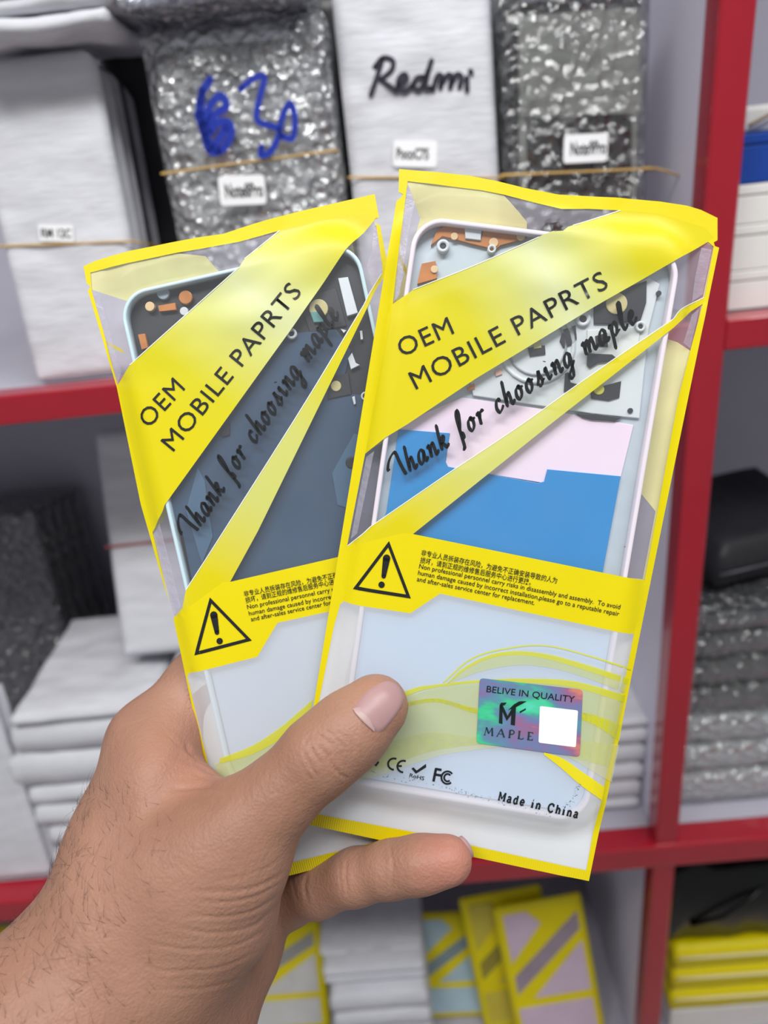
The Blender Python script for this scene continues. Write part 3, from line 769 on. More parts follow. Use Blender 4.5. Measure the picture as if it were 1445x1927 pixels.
def wave_on(name, S, up, lo, m, parent, off=.00017, n=10):
    """printed swoosh between two pixel curves"""
    A = spline(up, n); Bq = spline(lo, n); k = max(len(A), len(Bq)); r = 6
    ia = [A[int(round(i * (len(A) - 1) / (k - 1)))] for i in range(k)]; ib = [Bq[int(round(i * (len(Bq) - 1) / (k - 1)))] for i in range(k)]
    V = []; F = []
    for j in range(r + 1):
        for i in range(k):
            t = j / r; V.append(S.uv((ia[i][0] * (1 - t) + ib[i][0] * t, ia[i][1] * (1 - t) + ib[i][1] * t)))
    for j in range(r):
        for i in range(k - 1): F.append((j * k + i, (j + 1) * k + i, (j + 1) * k + i + 1, j * k + i + 1))
    return on_sheet(name, S, V, F, off, m, parent)

# brush script glyphs: x height 1
SC = {
 'T': (1.25, [[(-.3, 1.0), (-.35, 1.2), (-.05, 1.6), (.4, 1.92), (.78, 2.02), (.9, 1.85), (.92, 1.2), (.98, .5), (1.06, .0)]]),
 'h': (1.05, [[(.12, 0), (.28, 1.0), (.5, 2.05)], [(.18, .3), (.42, .82), (.66, .96), (.68, .6), (.66, .15), (.8, .02), (1.02, .28)]]),
 'a': (1.02, [[(.78, .82), (.5, 1.0), (.2, .72), (.08, .28), (.24, .02), (.5, .22), (.8, .88)], [(.8, .95), (.7, .35), (.78, .03), (1.02, .28)]]),
 'n': (1.02, [[(.02, .75), (.2, .97), (.22, .6), (.12, 0)], [(.16, .3), (.42, .82), (.66, .96), (.68, .55), (.66, .12), (.78, .02), (1.0, .28)]]),
 'k': (.98, [[(.1, 0), (.26, 1.0), (.48, 2.05)], [(.18, .42), (.5, .95), (.68, .86), (.5, .55), (.28, .5), (.5, .3), (.68, .03), (.95, .25)]]),
 'f': (.95, [[(-.1, -.75), (.06, -.85), (.16, -.5), (.28, .5), (.44, 1.6), (.68, 2.05), (.74, 1.7), (.5, 1.0), (.25, .5)], [(.12, -.1), (.4, -.1), (.42, .25), (.2, .35)]]),
 'o': (.95, [[(.5, .97), (.2, .76), (.08, .3), (.28, .02), (.58, .28), (.66, .74), (.5, .97), (.58, .78), (.95, .8)]]),
 'r': (.85, [[(.02, .75), (.22, .98), (.22, .55), (.12, 0)], [(.18, .4), (.42, .85), (.64, .97), (.72, .8)]]),
 'c': (.8, [[(.6, .72), (.56, .95), (.3, .88), (.1, .4), (.24, .03), (.54, .14), (.8, .38)]]),
 's': (.85, [[(-.02, .1), (.3, .55), (.5, 1.08), (.5, .72), (.58, .3), (.36, .0), (.1, .1)], [(.5, .18), (.85, .35)]]),
 'i': (.62, [[(.02, .65), (.22, .98), (.2, .45), (.28, .05), (.6, .3)], [(.36, 1.4), (.4, 1.46)]]),
 'g': (1.0, [[(.74, .84), (.48, 1.0), (.18, .72), (.08, .28), (.26, .04), (.52, .3), (.78, .95)], [(.78, .95), (.66, .1), (.44, -.75), (.16, -.85), (.12, -.55), (.5, -.2), (1.0, .25)]]),
 'm': (1.5, [[(.02, .75), (.2, .97), (.22, .6), (.12, 0)], [(.16, .3), (.4, .82), (.6, .96), (.6, .5), (.54, 0)], [(.58, .3), (.84, .82), (1.05, .96), (1.08, .55), (1.08, .12), (1.2, .02), (1.46, .28)]]),
 'p': (1.0, [[(.02, .7), (.22, .97), (.16, .2), (-.06, -.9)], [(.16, .35), (.42, .86), (.68, .96), (.74, .55), (.5, .1), (.24, .12)], [(.5, .1), (.98, .3)]]),
 'l': (.62, [[(.02, .3), (.34, 1.1), (.56, 1.9), (.4, 2.02), (.22, 1.2), (.14, .35), (.26, .02), (.62, .3)]]),
 'e': (.8, [[(.1, .4), (.46, .58), (.56, .86), (.36, .98), (.12, .5), (.24, .03), (.52, .12), (.8, .38)]]),
 ' ': (.75, [])}
def script_mesh(s, w=.36, gap=.16):
    V = []; F = []; x = 0
    for ch in s:
        adv, ls = SC[ch]
        for l in ls:
            pts = [(x + px + py * .22, py) for px, py in spline(l, 7)]
            v, f = ribbon(pts, w, math.radians(20), True); b = len(V); V += v; F += [tuple(i + b for i in q) for q in f]
        x += adv + gap
    return V, F
# serif capitals / slab letters
def serif_mesh(s, glyph, w, gap):
    V = []; F = []; x = 0
    for ch in s:
        adv, ls = glyph[ch]
        for l in ls:
            ww = w * (l[0] if isinstance(l[0], float) else 1); pts = l[1:] if isinstance(l[0], float) else l
            pts = spline(pts, 6) if len(pts) > 2 else pts
            v, f = ribbon([(x + a, b) for a, b in pts], ww, None, False); k = len(V); V += v; F += [tuple(i + k for i in q) for q in f]
        x += adv + gap
    return V, F
MAPLE_G = {'M': (.95, [[.5, (.1, 0), (.2, 1)], [1.3, (.2, 1), (.5, .25)], [.6, (.5, .25), (.8, 1)], [1.3, (.8, 1), (.9, 0)], [.5, (0, .02), (.2, .02)], [.5, (.8, .02), (1.0, .02)]]),
 'A': (.85, [[.6, (.05, 0), (.42, 1)], [1.3, (.42, 1), (.8, 0)], [.5, (.2, .36), (.64, .36)], [.5, (-.02, .02), (.15, .02)], [.5, (.7, .02), (.9, .02)]]),
 'P': (.6, [[1.3, (.12, 0), (.12, 1)], [.9, (.12, .97), (.4, .98), (.56, .75), (.4, .5), (.12, .48)], [.5, (0, .02), (.25, .02)]]),
 'L': (.6, [[1.3, (.12, 0), (.12, 1)], [.7, (.0, .03), (.5, .03), (.58, .2)], [.5, (0, .98), (.25, .98)]]),
 'E': (.6, [[1.3, (.12, 0), (.12, 1)], [.7, (0, .03), (.55, .03)], [.7, (0, .97), (.52, .97)], [.6, (.12, .5), (.42, .5)], [.6, (.55, .0), (.56, .2)], [.6, (.52, 1), (.53, .82)]])}
MADE_G = {'M': (.85, [[.9, (.1, 0), (.1, 1)], [.8, (.12, 1), (.42, .2)], [.6, (.42, .2), (.72, 1)], [1.2, (.75, 1), (.75, 0)], [.6, (-.02, .04), (.25, .04)], [.6, (.6, .04), (.88, .04)], [.6, (-.02, .96), (.15, .96)], [.6, (.7, .96), (.88, .96)]]),
 'a': (.55, [[1.0, (.08, .55), (.22, .68), (.4, .6), (.42, .3), (.42, .06), (.56, .04)], [1.0, (.42, .4), (.18, .34), (.06, .16), (.2, .0), (.42, .14)]]),
 'd': (.58, [[1.1, (.44, 1.0), (.44, .03)], [1.0, (.44, .6), (.2, .66), (.06, .33), (.2, .0), (.44, .1)], [.6, (.34, .97), (.46, .97)], [.6, (.44, .04), (.58, .04)]]),
 'e': (.52, [[1.0, (.06, .36), (.46, .36), (.42, .6), (.24, .68), (.06, .36), (.2, .02), (.48, .14)]]),
 'i': (.3, [[1.2, (.15, 0), (.15, .64)], [.6, (.0, .04), (.3, .04)], [.6, (.02, .62), (.15, .62)], [1.3, (.12, .9), (.2, .9)]]),
 'n': (.62, [[1.1, (.14, 0), (.14, .64)], [1.1, (.14, .48), (.32, .66), (.5, .5), (.5, 0)], [.6, (0, .04), (.28, .04)], [.6, (.36, .04), (.64, .04)], [.6, (.02, .62), (.14, .62)]]),
 'C': (.75, [[1.1, (.68, .75), (.5, .98), (.2, .86), (.08, .5), (.2, .12), (.48, .0), (.7, .2)], [.7, (.69, .65), (.69, 1.0)]]),
 'h': (.62, [[1.1, (.14, 0), (.14, 1)], [1.1, (.14, .46), (.32, .66), (.5, .5), (.5, 0)], [.6, (0, .04), (.28, .04)], [.6, (.36, .04), (.64, .04)], [.6, (.02, .97), (.14, .97)]]),
 ' ': (.4, [])}
CN1 = '非专业人员拆装存在风险，为避免不正确安装导致的人为'
CN2 = '损坏，请到正规的维修售后服务中心进行更换。'
EN1 = 'Non professional personnel carry risks in disassembly and assembly.  To avoid'
EN2 = 'human damage caused by incorrect installation,please go to a reputable repair'
EN3 = 'and after-sales service center for replacement.'

def warn(S, parent, tri, bar, dot, r):
    c = [sum(p[0] for p in tri) / 3, sum(p[1] for p in tri) / 3]
    ins = lambda k: [(c[0] + (p[0] - c[0]) * k, c[1] + (p[1] - c[1]) * k) for p in tri]
    Vo, Vi = [S.uv(p) for p in ins(1.0)], [S.uv(p) for p in ins(.82)]
    V = Vo + Vi; F = [(i, (i + 1) % 3, 3 + (i + 1) % 3, 3 + i) for i in range(3)]
    # finer so it follows the film
    VV = []; FF = []
    for i in range(3):
        for k in range(8):
            t = k / 8
            a = [V[i][q] * (1 - t) + V[(i + 1) % 3][q] * t for q in (0, 1)]; b = [V[3 + i][q] * (1 - t) + V[3 + (i + 1) % 3][q] * t for q in (0, 1)]
            VV += [a, b]
    n = len(VV) // 2
    for i in range(n): FF.append((2 * i, 2 * ((i + 1) % n), 2 * ((i + 1) % n) + 1, 2 * i + 1))
    on_sheet('warning_triangle', S, VV, FF, .00018, PRINT, parent)
    d = [(dot[0] + r * math.cos(a * math.pi / 8), dot[1] + r * math.sin(a * math.pi / 8)) for a in range(16)]
    e = [(bar[0][0] + r * 1.15 * math.cos(a * math.pi / 8), bar[0][1] + r * 1.15 * math.sin(a * math.pi / 8)) for a in range(16)]
    f = [(bar[1][0] + r * .7 * math.cos(a * math.pi / 8), bar[1][1] + r * .7 * math.sin(a * math.pi / 8)) for a in range(16)]
    dx, dy = bar[1][0] - bar[0][0], bar[1][1] - bar[0][1]; l = math.hypot(dx, dy); nx, ny = -dy / l, dx / l
    q = [(bar[0][0] + nx * r * 1.15, bar[0][1] + ny * r * 1.15), (bar[1][0] + nx * r * .7, bar[1][1] + ny * r * .7), (bar[1][0] - nx * r * .7, bar[1][1] - ny * r * .7), (bar[0][0] - nx * r * 1.15, bar[0][1] - ny * r * 1.15)]
    poly_on('exclamation_mark', S, [d, e, f, q], PRINT, parent)

def build_pouch(S, label, A):
    t = thing('parts_pouch', label, 'pouch', S.M, group='printed parts pouches in the hand')
    U = lambda L: [S.uv(p) for p in L]
    mats = [YEL, A['band_mat'], A['stripe_mat'], CLEAR, WHITEP, SEAL, SEAMC]
    out = U(A['outline'])
    regs = [(U(A['top_seal']), 0), (U(A['bottom_seal']), 5), (U(A['band']), 1), (U(A['stripe']), 2), (U(A['winA']), 3), (U(A['winB']), 3), (U(A['winC']), 3), (U(A['white']), 4)] + [(U(q), 6) for q in A['seams']]
    me = sheet_mesh(S, out, regs, S.relief, hole=U(A['hole']) if A.get('hole') else None)
    fo = link('front_film', me, None, t, mats=mats)
    bregs = [(U(q), 1) for q in A['back_clear']] + [(U(q), 2) for q in A['back_yellow']] + [(U(A['white']), 3)]
    me = sheet_mesh(S, out, bregs, S.back, step=.004, hole=U(A['hole']) if A.get('hole') else None)
    link('back_film', me, None, t, mats=[BACKP, BACKC, YEL, mat('white_back_print', (240, 240, 238), .4, var=.01)])
    text_on('lettering', S, 'OEM', *A['oem'], PRINT, t, spacing=1.08, bold=-.001)
    text_on('lettering', S, 'MOBILE PAPRTS', *A['mob'], PRINT, t, spacing=1.08, bold=-.001)
    text_on('script_lettering', S, '', *A['thank'], PRINT, t, mesh=script_mesh('Thank for choosing maple'), capy=2.05)
    warn(S, t, A['tri'], A['bar'], A['dot'], A['dotr'])
    for s, (a, b, hh) in zip((CN1, CN2, EN1, EN2, EN3), A['lines']):
        text_on('fine_print', S, s, a, b, hh, PRINT, t, bold=.004)
    for k, e in enumerate(A['white_lines']):
        pen_on('print_edge', S, [spline(e, 6)], 1.6, EDGE, t, off=.00012)
    for nm, up, lo, m in A['waves']:
        wave_on('printed_wave', S, up, lo, m, t)
    return t
def wave_mat(name, col, a): return mat(name, col, .34, var=.03, alpha=a)
WV1 = wave_mat('yellow_green_wave_print', (214, 214, 20), .75)
WV2 = wave_mat('pale_green_wave_print', (214, 220, 120), .42)
WV3 = wave_mat('faint_wave_print', (226, 228, 150), .35)
WV4 = wave_mat('solid_yellow_wave_print', (236, 220, 0), .92)

z5 = lambda x, y: (600 + x / 2.064, 750 + y / 2.064)
z7 = lambda x, y: (560 + x / 2.125, 1180 + y / 2.125)
Y0, Y1, Y2, Y3 = (220, 205, 0), (212, 204, 26), (206, 208, 112), (212, 218, 164)
A1 = dict(
 outline=[(751, 318), (813, 323), (880, 330), (932, 340), (989, 354), (1050, 366), (1102, 369), (1164, 372), (1241, 379), (1293, 387), (1319, 395), (1350, 410), (1350, 452), (1343, 456), (1345, 463), (1353, 466), (1108, 1658), (1000, 1636), (892, 1613), (734, 1585), (590, 1554), (554, 1547), (583, 1370), (746, 378), (753, 373), (759, 366), (750, 361)],
 top_seal=[(751, 318), (813, 323), (880, 330), (932, 340), (989, 354), (1050, 366), (1102, 369), (1164, 372), (1241, 379), (1293, 387), (1319, 395), (1350, 410), (1350, 448), (1325, 428), (1240, 402), (1167, 396), (1107, 393), (1056, 393), (1009, 382), (947, 366), (906, 358), (767, 341), (752, 361)],
 bottom_seal=[(557, 1524), (612, 1536), (805, 1572), (899, 1595), (1000, 1617), (1112, 1640), (1108, 1658), (1000, 1636), (892, 1613), (734, 1585), (590, 1554), (554, 1547)],
 band=[(1167, 396), (1240, 402), (1325, 428), (1344, 447), (1332, 455), (1272, 489), (1112, 581), (896, 712), (767, 798), (726, 823), (687, 854), (739, 572), (767, 553), (777, 545), (896, 498), (1030, 438), (1071, 426)],
 winA=[(767, 341), (906, 358), (947, 366), (1009, 382), (1056, 393), (1107, 393), (1167, 396), (1071, 426), (1030, 438), (896, 498), (777, 545), (767, 553), (739, 572), (759, 403)],
 winB=[(1332, 455), (1343, 464), (1326, 558), (1283, 580), (1267, 599), (978, 800), (697, 990), (682, 1004), (653, 1027), (687, 854), (726, 823), (767, 798), (896, 712), (1112, 581), (1272, 489)],
 stripe=[(1326, 558), (1323, 572), (1300, 586), (1267, 617), (1036, 798), (777, 1005), (760, 1003), (653, 1027), (682, 1004), (697, 990), (978, 800), (1267, 599), (1283, 580)],
 winC=[(1322, 572), (1276, 750), (1237, 963), (1213, 1092), (777, 1005), (1036, 798), (1267, 617), (1300, 586)],
 white=[(640, 1137), (647, 1131), (668, 1138), (772, 1154), (828, 1117), (1193, 1193), (1132, 1505), (1103, 1638), (1000, 1616), (899, 1594), (805, 1571), (612, 1535), (560, 1525), (591, 1366), (628, 1180)],
 seams=[[(767, 345), (780, 380), (770, 430), (752, 555), (741, 568), (759, 403)], [(1320, 466), (1339, 470), (1322, 554), (1302, 568), (1308, 520)], [(1302, 592), (1315, 582), (1299, 656), (1286, 645)], [(689, 860), (704, 849), (672, 1004), (660, 1014)]],
 hole=[(1023, 418), (1032, 411), (1055, 411), (1068, 420), (1070, 426), (1060, 434), (1045, 435), (1030, 431)],
 back_clear=[[(945, 364), (1167, 396), (1167, 470), (1000, 470), (995, 408)], [(1300, 440), (1343, 464), (1302, 662), (1282, 640), (1200, 600)], [(1218, 930), (1237, 963), (1213, 1092), (1120, 1092)], [(686, 850), (740, 820), (740, 1000), (653, 1027)], [(767, 345), (790, 400), (740, 572)]],
 back_yellow=[[(752, 470), (766, 500), (762, 506), (748, 477)]],
 oem=((757, 672), (855, 627), 35), mob=((783, 733), (1146, 541), 36), thank=((742, 908), (1203, 603), 47),
 white_lines=[[(777, 545), (896, 498), (1014, 446)], [(1078, 424), (1118, 412), (1167, 396)], [(1324, 560), (1283, 581), (1267, 600)], [(1267, 600), (1120, 700), (978, 801), (840, 893), (697, 991)], [(697, 991), (682, 1005), (654, 1027)]],
 tri=((732, 1018), (664, 1108), (773, 1126)), bar=((727.5, 1050), (722, 1084)), dot=(718, 1100), dotr=6,
 lines=[((792, 1044), (1047, 1097), 9), ((790, 1058), (998, 1100), 9), ((788, 1069), (1166, 1146), 9), ((786, 1081), (1164, 1159), 9), ((784, 1093), (1005, 1138), 9)],
 waves=[
  (0, [z7(600, 222), z7(660, 165), z7(760, 113), z7(870, 95), z7(1000, 108), z7(1150, 148), z7(1325, 205)], [z7(602, 226), z7(665, 175), z7(760, 128), z7(870, 112), z7(1000, 128), z7(1150, 172), z7(1320, 228)], WV1),
  (0, [z7(600, 222), z7(665, 176), z7(760, 128), z7(870, 112), z7(1000, 128), z7(1150, 172), z7(1320, 228)], [z7(602, 224), z7(680, 196), z7(740, 175), z7(880, 152), z7(1020, 165), z7(1160, 205), z7(1308, 262)], WV2),
  (0, [z7(580, 220), z7(700, 120), z7(860, 78), z7(1000, 72), z7(1160, 110), z7(1334, 165)], [z7(586, 222), z7(703, 126), z7(862, 84), z7(1000, 78), z7(1160, 117), z7(1333, 173)], WV1),
  (0, [z7(250, 350), z7(440, 252), z7(560, 228), z7(725, 211), z7(900, 205), z7(1100, 215), z7(1310, 270)], [z7(250, 372), z7(440, 274), z7(560, 240), z7(725, 222), z7(900, 222), z7(1100, 240), z7(1305, 300)], WV1),
  (0, [z7(120, 330), z7(440, 272), z7(560, 240), z7(725, 222), z7(900, 222), z7(1100, 240), z7(1305, 300)], [z7(70, 640), z7(350, 560), z7(520, 500), z7(720, 470), z7(900, 480), z7(1100, 520), z7(1245, 560)], WV2),
  (0, [z7(430, 300), z7(560, 285), z7(720, 325), z7(900, 330), z7(1140, 340), z7(1296, 392)], [z7(430, 318), z7(560, 300), z7(720, 345), z7(900, 352), z7(1140, 372), z7(1285, 455)], WV1),
  (0, [z7(80, 420), z7(300, 470), z7(520, 420), z7(720, 440), z7(1000, 440), z7(1285, 470)], [z7(60, 640), z7(300, 600), z7(480, 540), z7(640, 500), z7(980, 480), z7(1255, 620)], WV3),
  (0, [z7(985, 500), z7(1060, 525), z7(1140, 580), z7(1228, 640)], [z7(985, 510), z7(1050, 560), z7(1130, 630), z7(1216, 692)], WV4),
 ])
A1['band_mat'] = grad_print('pouch_band_fade', ramp_axis(SH1, (720, 800), (1330, 440)), [(0, Y0), (.2, Y0), (.34, Y1), (.48, Y2), (.58, Y3), (.68, Y2), (.8, Y1), (.9, Y0)], .93)
A1['stripe_mat'] = grad_print('pouch_stripe_fade', ramp_axis(SH1, (660, 1030), (1310, 580)), [(0, Y0), (.15, Y0), (.36, Y2), (.55, Y2), (.72, Y1), (.8, Y0)], .93)
p1 = build_pouch(SH1, 'right yellow printed pouch with hologram sticker and pale phone frame inside', A1)

z6 = lambda x, y: (200 + x / 2.763, 950 + y / 2.763)
zb = lambda x, y: (150 + x / 2.449, 360 + y / 2.449)
H01 = None
def p1_to_p0(p):
    """same artwork on the other pouch: through the sheet's own metric coordinates"""
    x, y = SH1.plane(p); q = SH0.M @ Vector((x * SH0.W / SH1.W, y * SH0.H / SH1.H, 0)); return project(q)
A0 = dict(
 outline=[(157, 501), (179, 491), (244, 472), (313, 458), (370, 447), (420, 440), (477, 421), (558, 399), (640, 380), (705, 365), (713, 409), (704, 413), (706, 420), (715, 424), (728, 490), (976, 1552), (800, 1590), (654, 1619), (560, 1644), (441, 1672), (381, 1424), (327, 1167), (265, 950), (220, 730), (165, 546), (171, 540), (163, 533)],
 top_seal=[(157, 501), (179, 491), (244, 472), (313, 458), (370, 447), (420, 440), (477, 421), (558, 399), (640, 380), (705, 365), (713, 405), (690, 402), (600, 415), (526, 434), (450, 455), (379, 468), (330, 476), (240, 495), (170, 513), (172, 538), (163, 533)],
 bottom_seal=[(437, 1652), (539, 1627), (704, 1586), (970, 1528), (976, 1552), (800, 1590), (654, 1619), (560, 1644), (441, 1672)],
 band=[(526, 434), (600, 415), (690, 402), (709, 409), (650, 470), (558, 605), (310, 950), (306, 962), (287, 1002), (221, 725), (238, 697), (244, 687), (330, 610), (450, 503), (460, 487)],
 winA=[(170, 513), (240, 495), (330, 476), (379, 468), (450, 455), (526, 434), (460, 487), (450, 503), (330, 610), (244, 687), (238, 697), (221, 725), (172, 540)],
 winB=[(709, 409), (706, 422), (720, 513), (697, 548), (685, 572), (577, 752), (420, 1000), (350, 1109), (343, 1145), (325, 1165), (287, 1002), (306, 962), (310, 950), (558, 605), (650, 470)],
 stripe=[(720, 513), (722, 522), (707, 545), (693, 575), (485, 1000), (433, 1095), (420, 1095), (325, 1165), (343, 1145), (350, 1109), (420, 1000), (577, 752), (685, 572), (697, 548)],
 winC=[(722, 522), (735, 600), (838, 1000), (433, 1095), (485, 1000), (693, 575), (707, 545)],
 white=[(352, 1272), (357, 1266), (381, 1262), (484, 1236), (522, 1172), (860, 1095), (965, 1527), (704, 1585), (539, 1626), (440, 1650), (388, 1424)],
 seams=[[(172, 545), (188, 560), (228, 700), (222, 722)], [(703, 424), (708, 424), (720, 505), (700, 540), (690, 500), (700, 470)], [(289, 1005), (300, 985), (340, 1140), (327, 1160)]],
 back_clear=[[(330, 476), (526, 434), (526, 520), (420, 520), (385, 480)], [(172, 545), (240, 560), (260, 690), (221, 725)], [(660, 440), (703, 411), (760, 640), (700, 640)], [(287, 1002), (310, 960), (360, 1110), (325, 1165)]],
 back_yellow=[[(196, 640), (220, 653), (223, 660), (199, 648)]],
 oem=((281, 806), (349, 732), 34), mob=((327, 850), (569, 551), 34), thank=((360, 1019), (642, 590), 45),
 white_lines=[[(244, 687), (330, 610), (450, 503)], [(460, 487), (526, 434)], [(718, 515), (697, 549), (685, 573)], [(685, 573), (577, 753), (420, 1001), (350, 1110)]],
 tri=((395, 1124), (366, 1233), (474, 1205)), bar=((402.5, 1157), (408.5, 1190)), dot=(413.5, 1206), dotr=6,
 lines=[tuple([p1_to_p0(a), p1_to_p0(b), 8.6]) for a, b, _ in A1['lines']],
 waves=[(0, [z6(1075, 1010), z6(900, 1160), z6(750, 1255), z6(590, 1318)], [z6(1060, 1090), z6(900, 1220), z6(750, 1300), z6(590, 1345)], WV1),
        (0, [z6(1060, 1090), z6(900, 1220), z6(750, 1300), z6(560, 1345)], [z6(1100, 1300), z6(950, 1370), z6(800, 1400), z6(590, 1430)], WV2),
        (0, [p1_to_p0(q) for q in (z7(985, 500), z7(1060, 525), z7(1140, 580), z7(1228, 640))], [p1_to_p0(q) for q in (z7(985, 510), z7(1050, 560), z7(1130, 630), z7(1216, 692))], WV4)])
# start positions of the fine print as measured on this pouch
for k, s in enumerate(((460, 1122), (463, 1134), (466, 1146), (469, 1158), (473, 1169))):
    a, b, hh = A0['lines'][k]; A0['lines'][k] = (s, (b[0] + s[0] - a[0], b[1] + s[1] - a[1]), hh)
A0['band_mat'] = grad_print('left_pouch_band_fade', ramp_axis(SH0, (300, 950), (700, 400)), [(0, Y0), (.2, Y0), (.34, Y1), (.5, Y2), (.62, Y3), (.74, Y2), (.88, Y1), (.96, Y0)], .95)
A0['stripe_mat'] = grad_print('left_pouch_stripe_fade', ramp_axis(SH0, (330, 1170), (720, 515)), [(0, Y0), (.15, Y0), (.36, Y2), (.55, Y2), (.72, Y1), (.8, Y0)], .93)
p0 = build_pouch(SH0, 'left yellow printed pouch with dark navy phone frame inside', A0)

# -------- extras printed / stuck on the right pouch
def holo_mat():
    m = bpy.data.materials.new('hologram_foil'); m.use_nodes = True
    nt = m.node_tree; N = nt.nodes; L = nt.links; p = N['Principled BSDF']
    tc = N.new('ShaderNodeTexCoord'); mp = N.new('ShaderNodeMapping'); mp.inputs['Rotation'].default_value = (0, 0, -.6); mp.inputs['Scale'].default_value = (1.0, 2.2, 1)
    n = N.new('ShaderNodeTexNoise'); n.inputs['Scale'].default_value = 62; n.inputs['Detail'].default_value = 3; n.inputs['Roughness'].default_value = .45
    L.new(tc.outputs['Object'], mp.inputs[0]); L.new(mp.outputs[0], n.inputs['Vector'])
    r = N.new('ShaderNodeValToRGB'); e = r.color_ramp.elements
    e[0].position = .28; e[0].color = lin((228, 140, 110)); e[1].position = .72; e[1].color = lin((96, 225, 190))
    for q, c in ((.36, (165, 110, 150)), (.45, (128, 128, 176)), (.52, (112, 140, 178)), (.58, (96, 160, 172)), (.64, (70, 210, 150))):
        k = e.new(q); k.color = lin(c)
    L.new(n.outputs['Fac'], r.inputs['Fac']); L.new(r.outputs['Color'], p.inputs['Base Color'])
    p.inputs['Roughness'].default_value = .35; p.inputs['Metallic'].default_value = .25
    return m
z9 = lambda x, y: (880 + x / 6.0208, 1260 + y / 6.0208)
def quad_round(S, q, off, m, parent, name, rr=.06):
    """rounded sticker from four corner pixels"""
    P = [S.uv(p) for p in q]; pts = []
    for i in range(4):
        a, b, c = P[i - 1], P[i], P[(i + 1) % 4]
        u = lambda s, e, k: (s[0] + (e[0] - s[0]) * k, s[1] + (e[1] - s[1]) * k)
        l1 = math.hypot(a[0] - b[0], a[1] - b[1]); l2 = math.hypot(c[0] - b[0], c[1] - b[1]); r = rr * min(l1, l2)
        s0, s1 = u(b, a, r / l1), u(b, c, r / l2)
        for t in (0, .25, .5, .75, 1):
            pts.append(tuple((1 - t) ** 2 * s0[k] + 2 * t * (1 - t) * b[k] + t * t * s1[k] for k in (0, 1)))
    n = len(pts); cx = sum(p[0] for p in pts) / n; cy = sum(p[1] for p in pts) / n
    V = [(cx, cy)]; F = []; R = 6
    for k in range(1, R + 1): V += [(cx + (x - cx) * k / R, cy + (y - cy) * k / R) for x, y in pts]
    for i in range(n):
        j = (i + 1) % n; F.append((0, 1 + i, 1 + j))
        for k in range(R - 1): F.append((1 + k * n + i, 1 + (k + 1) * n + i, 1 + (k + 1) * n + j, 1 + k * n + j))
    return on_sheet(name, S, V, F, off, m, parent)
stk = quad_round(SH1, [z9(135, 92), z9(1302, 225), z9(1268, 985), z9(98, 828)], .00035, holo_mat(), p1, 'hologram_sticker')
stk['label'] = 'shiny teal and violet hologram sticker with black lettering'
quad_round(SH1, [z9(815, 408), z9(1247, 458), z9(1222, 875), z9(800, 822)], .00045, PAPER, stk, 'white_patch', .05)
text_on('sticker_lettering', SH1, 'BELIVE IN QUALITY', z9(210, 248), z9(1205, 368), 12.5, PRINT, stk, off=.0005, spacing=1.0, bold=.004)
GRN = mat('dark_green_print', (12, 60, 56), .4)
poly_on('sticker_emblem', SH1, [[z9(352, 600), z9(360, 400), z9(392, 400), z9(392, 610)], [z9(486, 618), z9(495, 440), z9(545, 420), z9(532, 628)], [z9(360, 400), z9(392, 392), z9(450, 520), z9(440, 575)], [z9(440, 575), z9(450, 520), z9(500, 430), z9(535, 430), z9(520, 470)], [z9(360, 400), z9(375, 370), z9(440, 368), z9(415, 400)], [z9(455, 455), z9(490, 440), z9(660, 355), z9(580, 355), z9(520, 390)], [z9(490, 440), z9(545, 420), z9(665, 355), z9(600, 352)], [z9(585, 470), z9(655, 432), z9(658, 448), z9(590, 487)]], mat('near_black_green_print', (8, 28, 26), .4), stk, off=.0005)
text_on('sticker_lettering', SH1, '', z9(180, 735), z9(735, 797), 15, GRN, stk, off=.0005, mesh=serif_mesh('MAPLE', MAPLE_G, .13, .38), capy=1.0)
zc = lambda x, y: (680 + x / 6.568, 1400 + y / 6.568)
arc = lambda cx, cy, rx, ry, a0, a1, rot=0.14, n=14: [zc(cx + rx * math.cos(t) * math.cos(rot) - ry * math.sin(t) * math.sin(rot), cy + rx * math.cos(t) * math.sin(rot) + ry * math.sin(t) * math.cos(rot)) for t in np.linspace(math.radians(a0), math.radians(a1), n)]
pen_on('conformity_mark', SH1, [arc(405, 245, 75, 70, 285, 85), arc(520, 275, 75, 72, 285, 85), [zc(455, 268), zc(500, 270)]], 3.6, PRINT, p1)
poly_on('check_mark', SH1, [[zc(618, 300), zc(645, 285), zc(682, 325), zc(670, 360)], [zc(660, 345), zc(682, 325), zc(798, 242), zc(800, 285), zc(675, 362)]], PRINT, p1)
text_on('fine_print', SH1, 'RoHS', zc(592, 402), zc(772, 446), 7.5, PRINT, p1, bold=.012)
pen_on('conformity_mark', SH1, [[zc(890, 460), zc(922, 300)], [zc(912, 304), zc(990, 318)], [zc(905, 372), zc(985, 386)]], 4.6, PRINT, p1)
pen_on('conformity_mark', SH1, [arc(1062, 412, 74, 78, 318, 45, .1), arc(1064, 412, 42, 46, 318, 45, .1)], 3.4, PRINT, p1)
pen_on('conformity_mark', SH1, [[zc(150, 235), zc(180, 262), zc(212, 215)]], 4.2, PRINT, p1)
text_on('serif_lettering', SH1, '', z7(800, 690), z7(1118, 762), 16, PRINT, p1, mesh=serif_mesh('Made in China', MADE_G, .2, .26), capy=1.0)
rs = random.Random(5); V = []; F = []
edge = spline([z7(300, 580), z7(450, 612), z7(620, 648), z7(760, 686), z7(950, 735), z7(1040, 738), z7(1100, 690), z7(1128, 620)], 30)
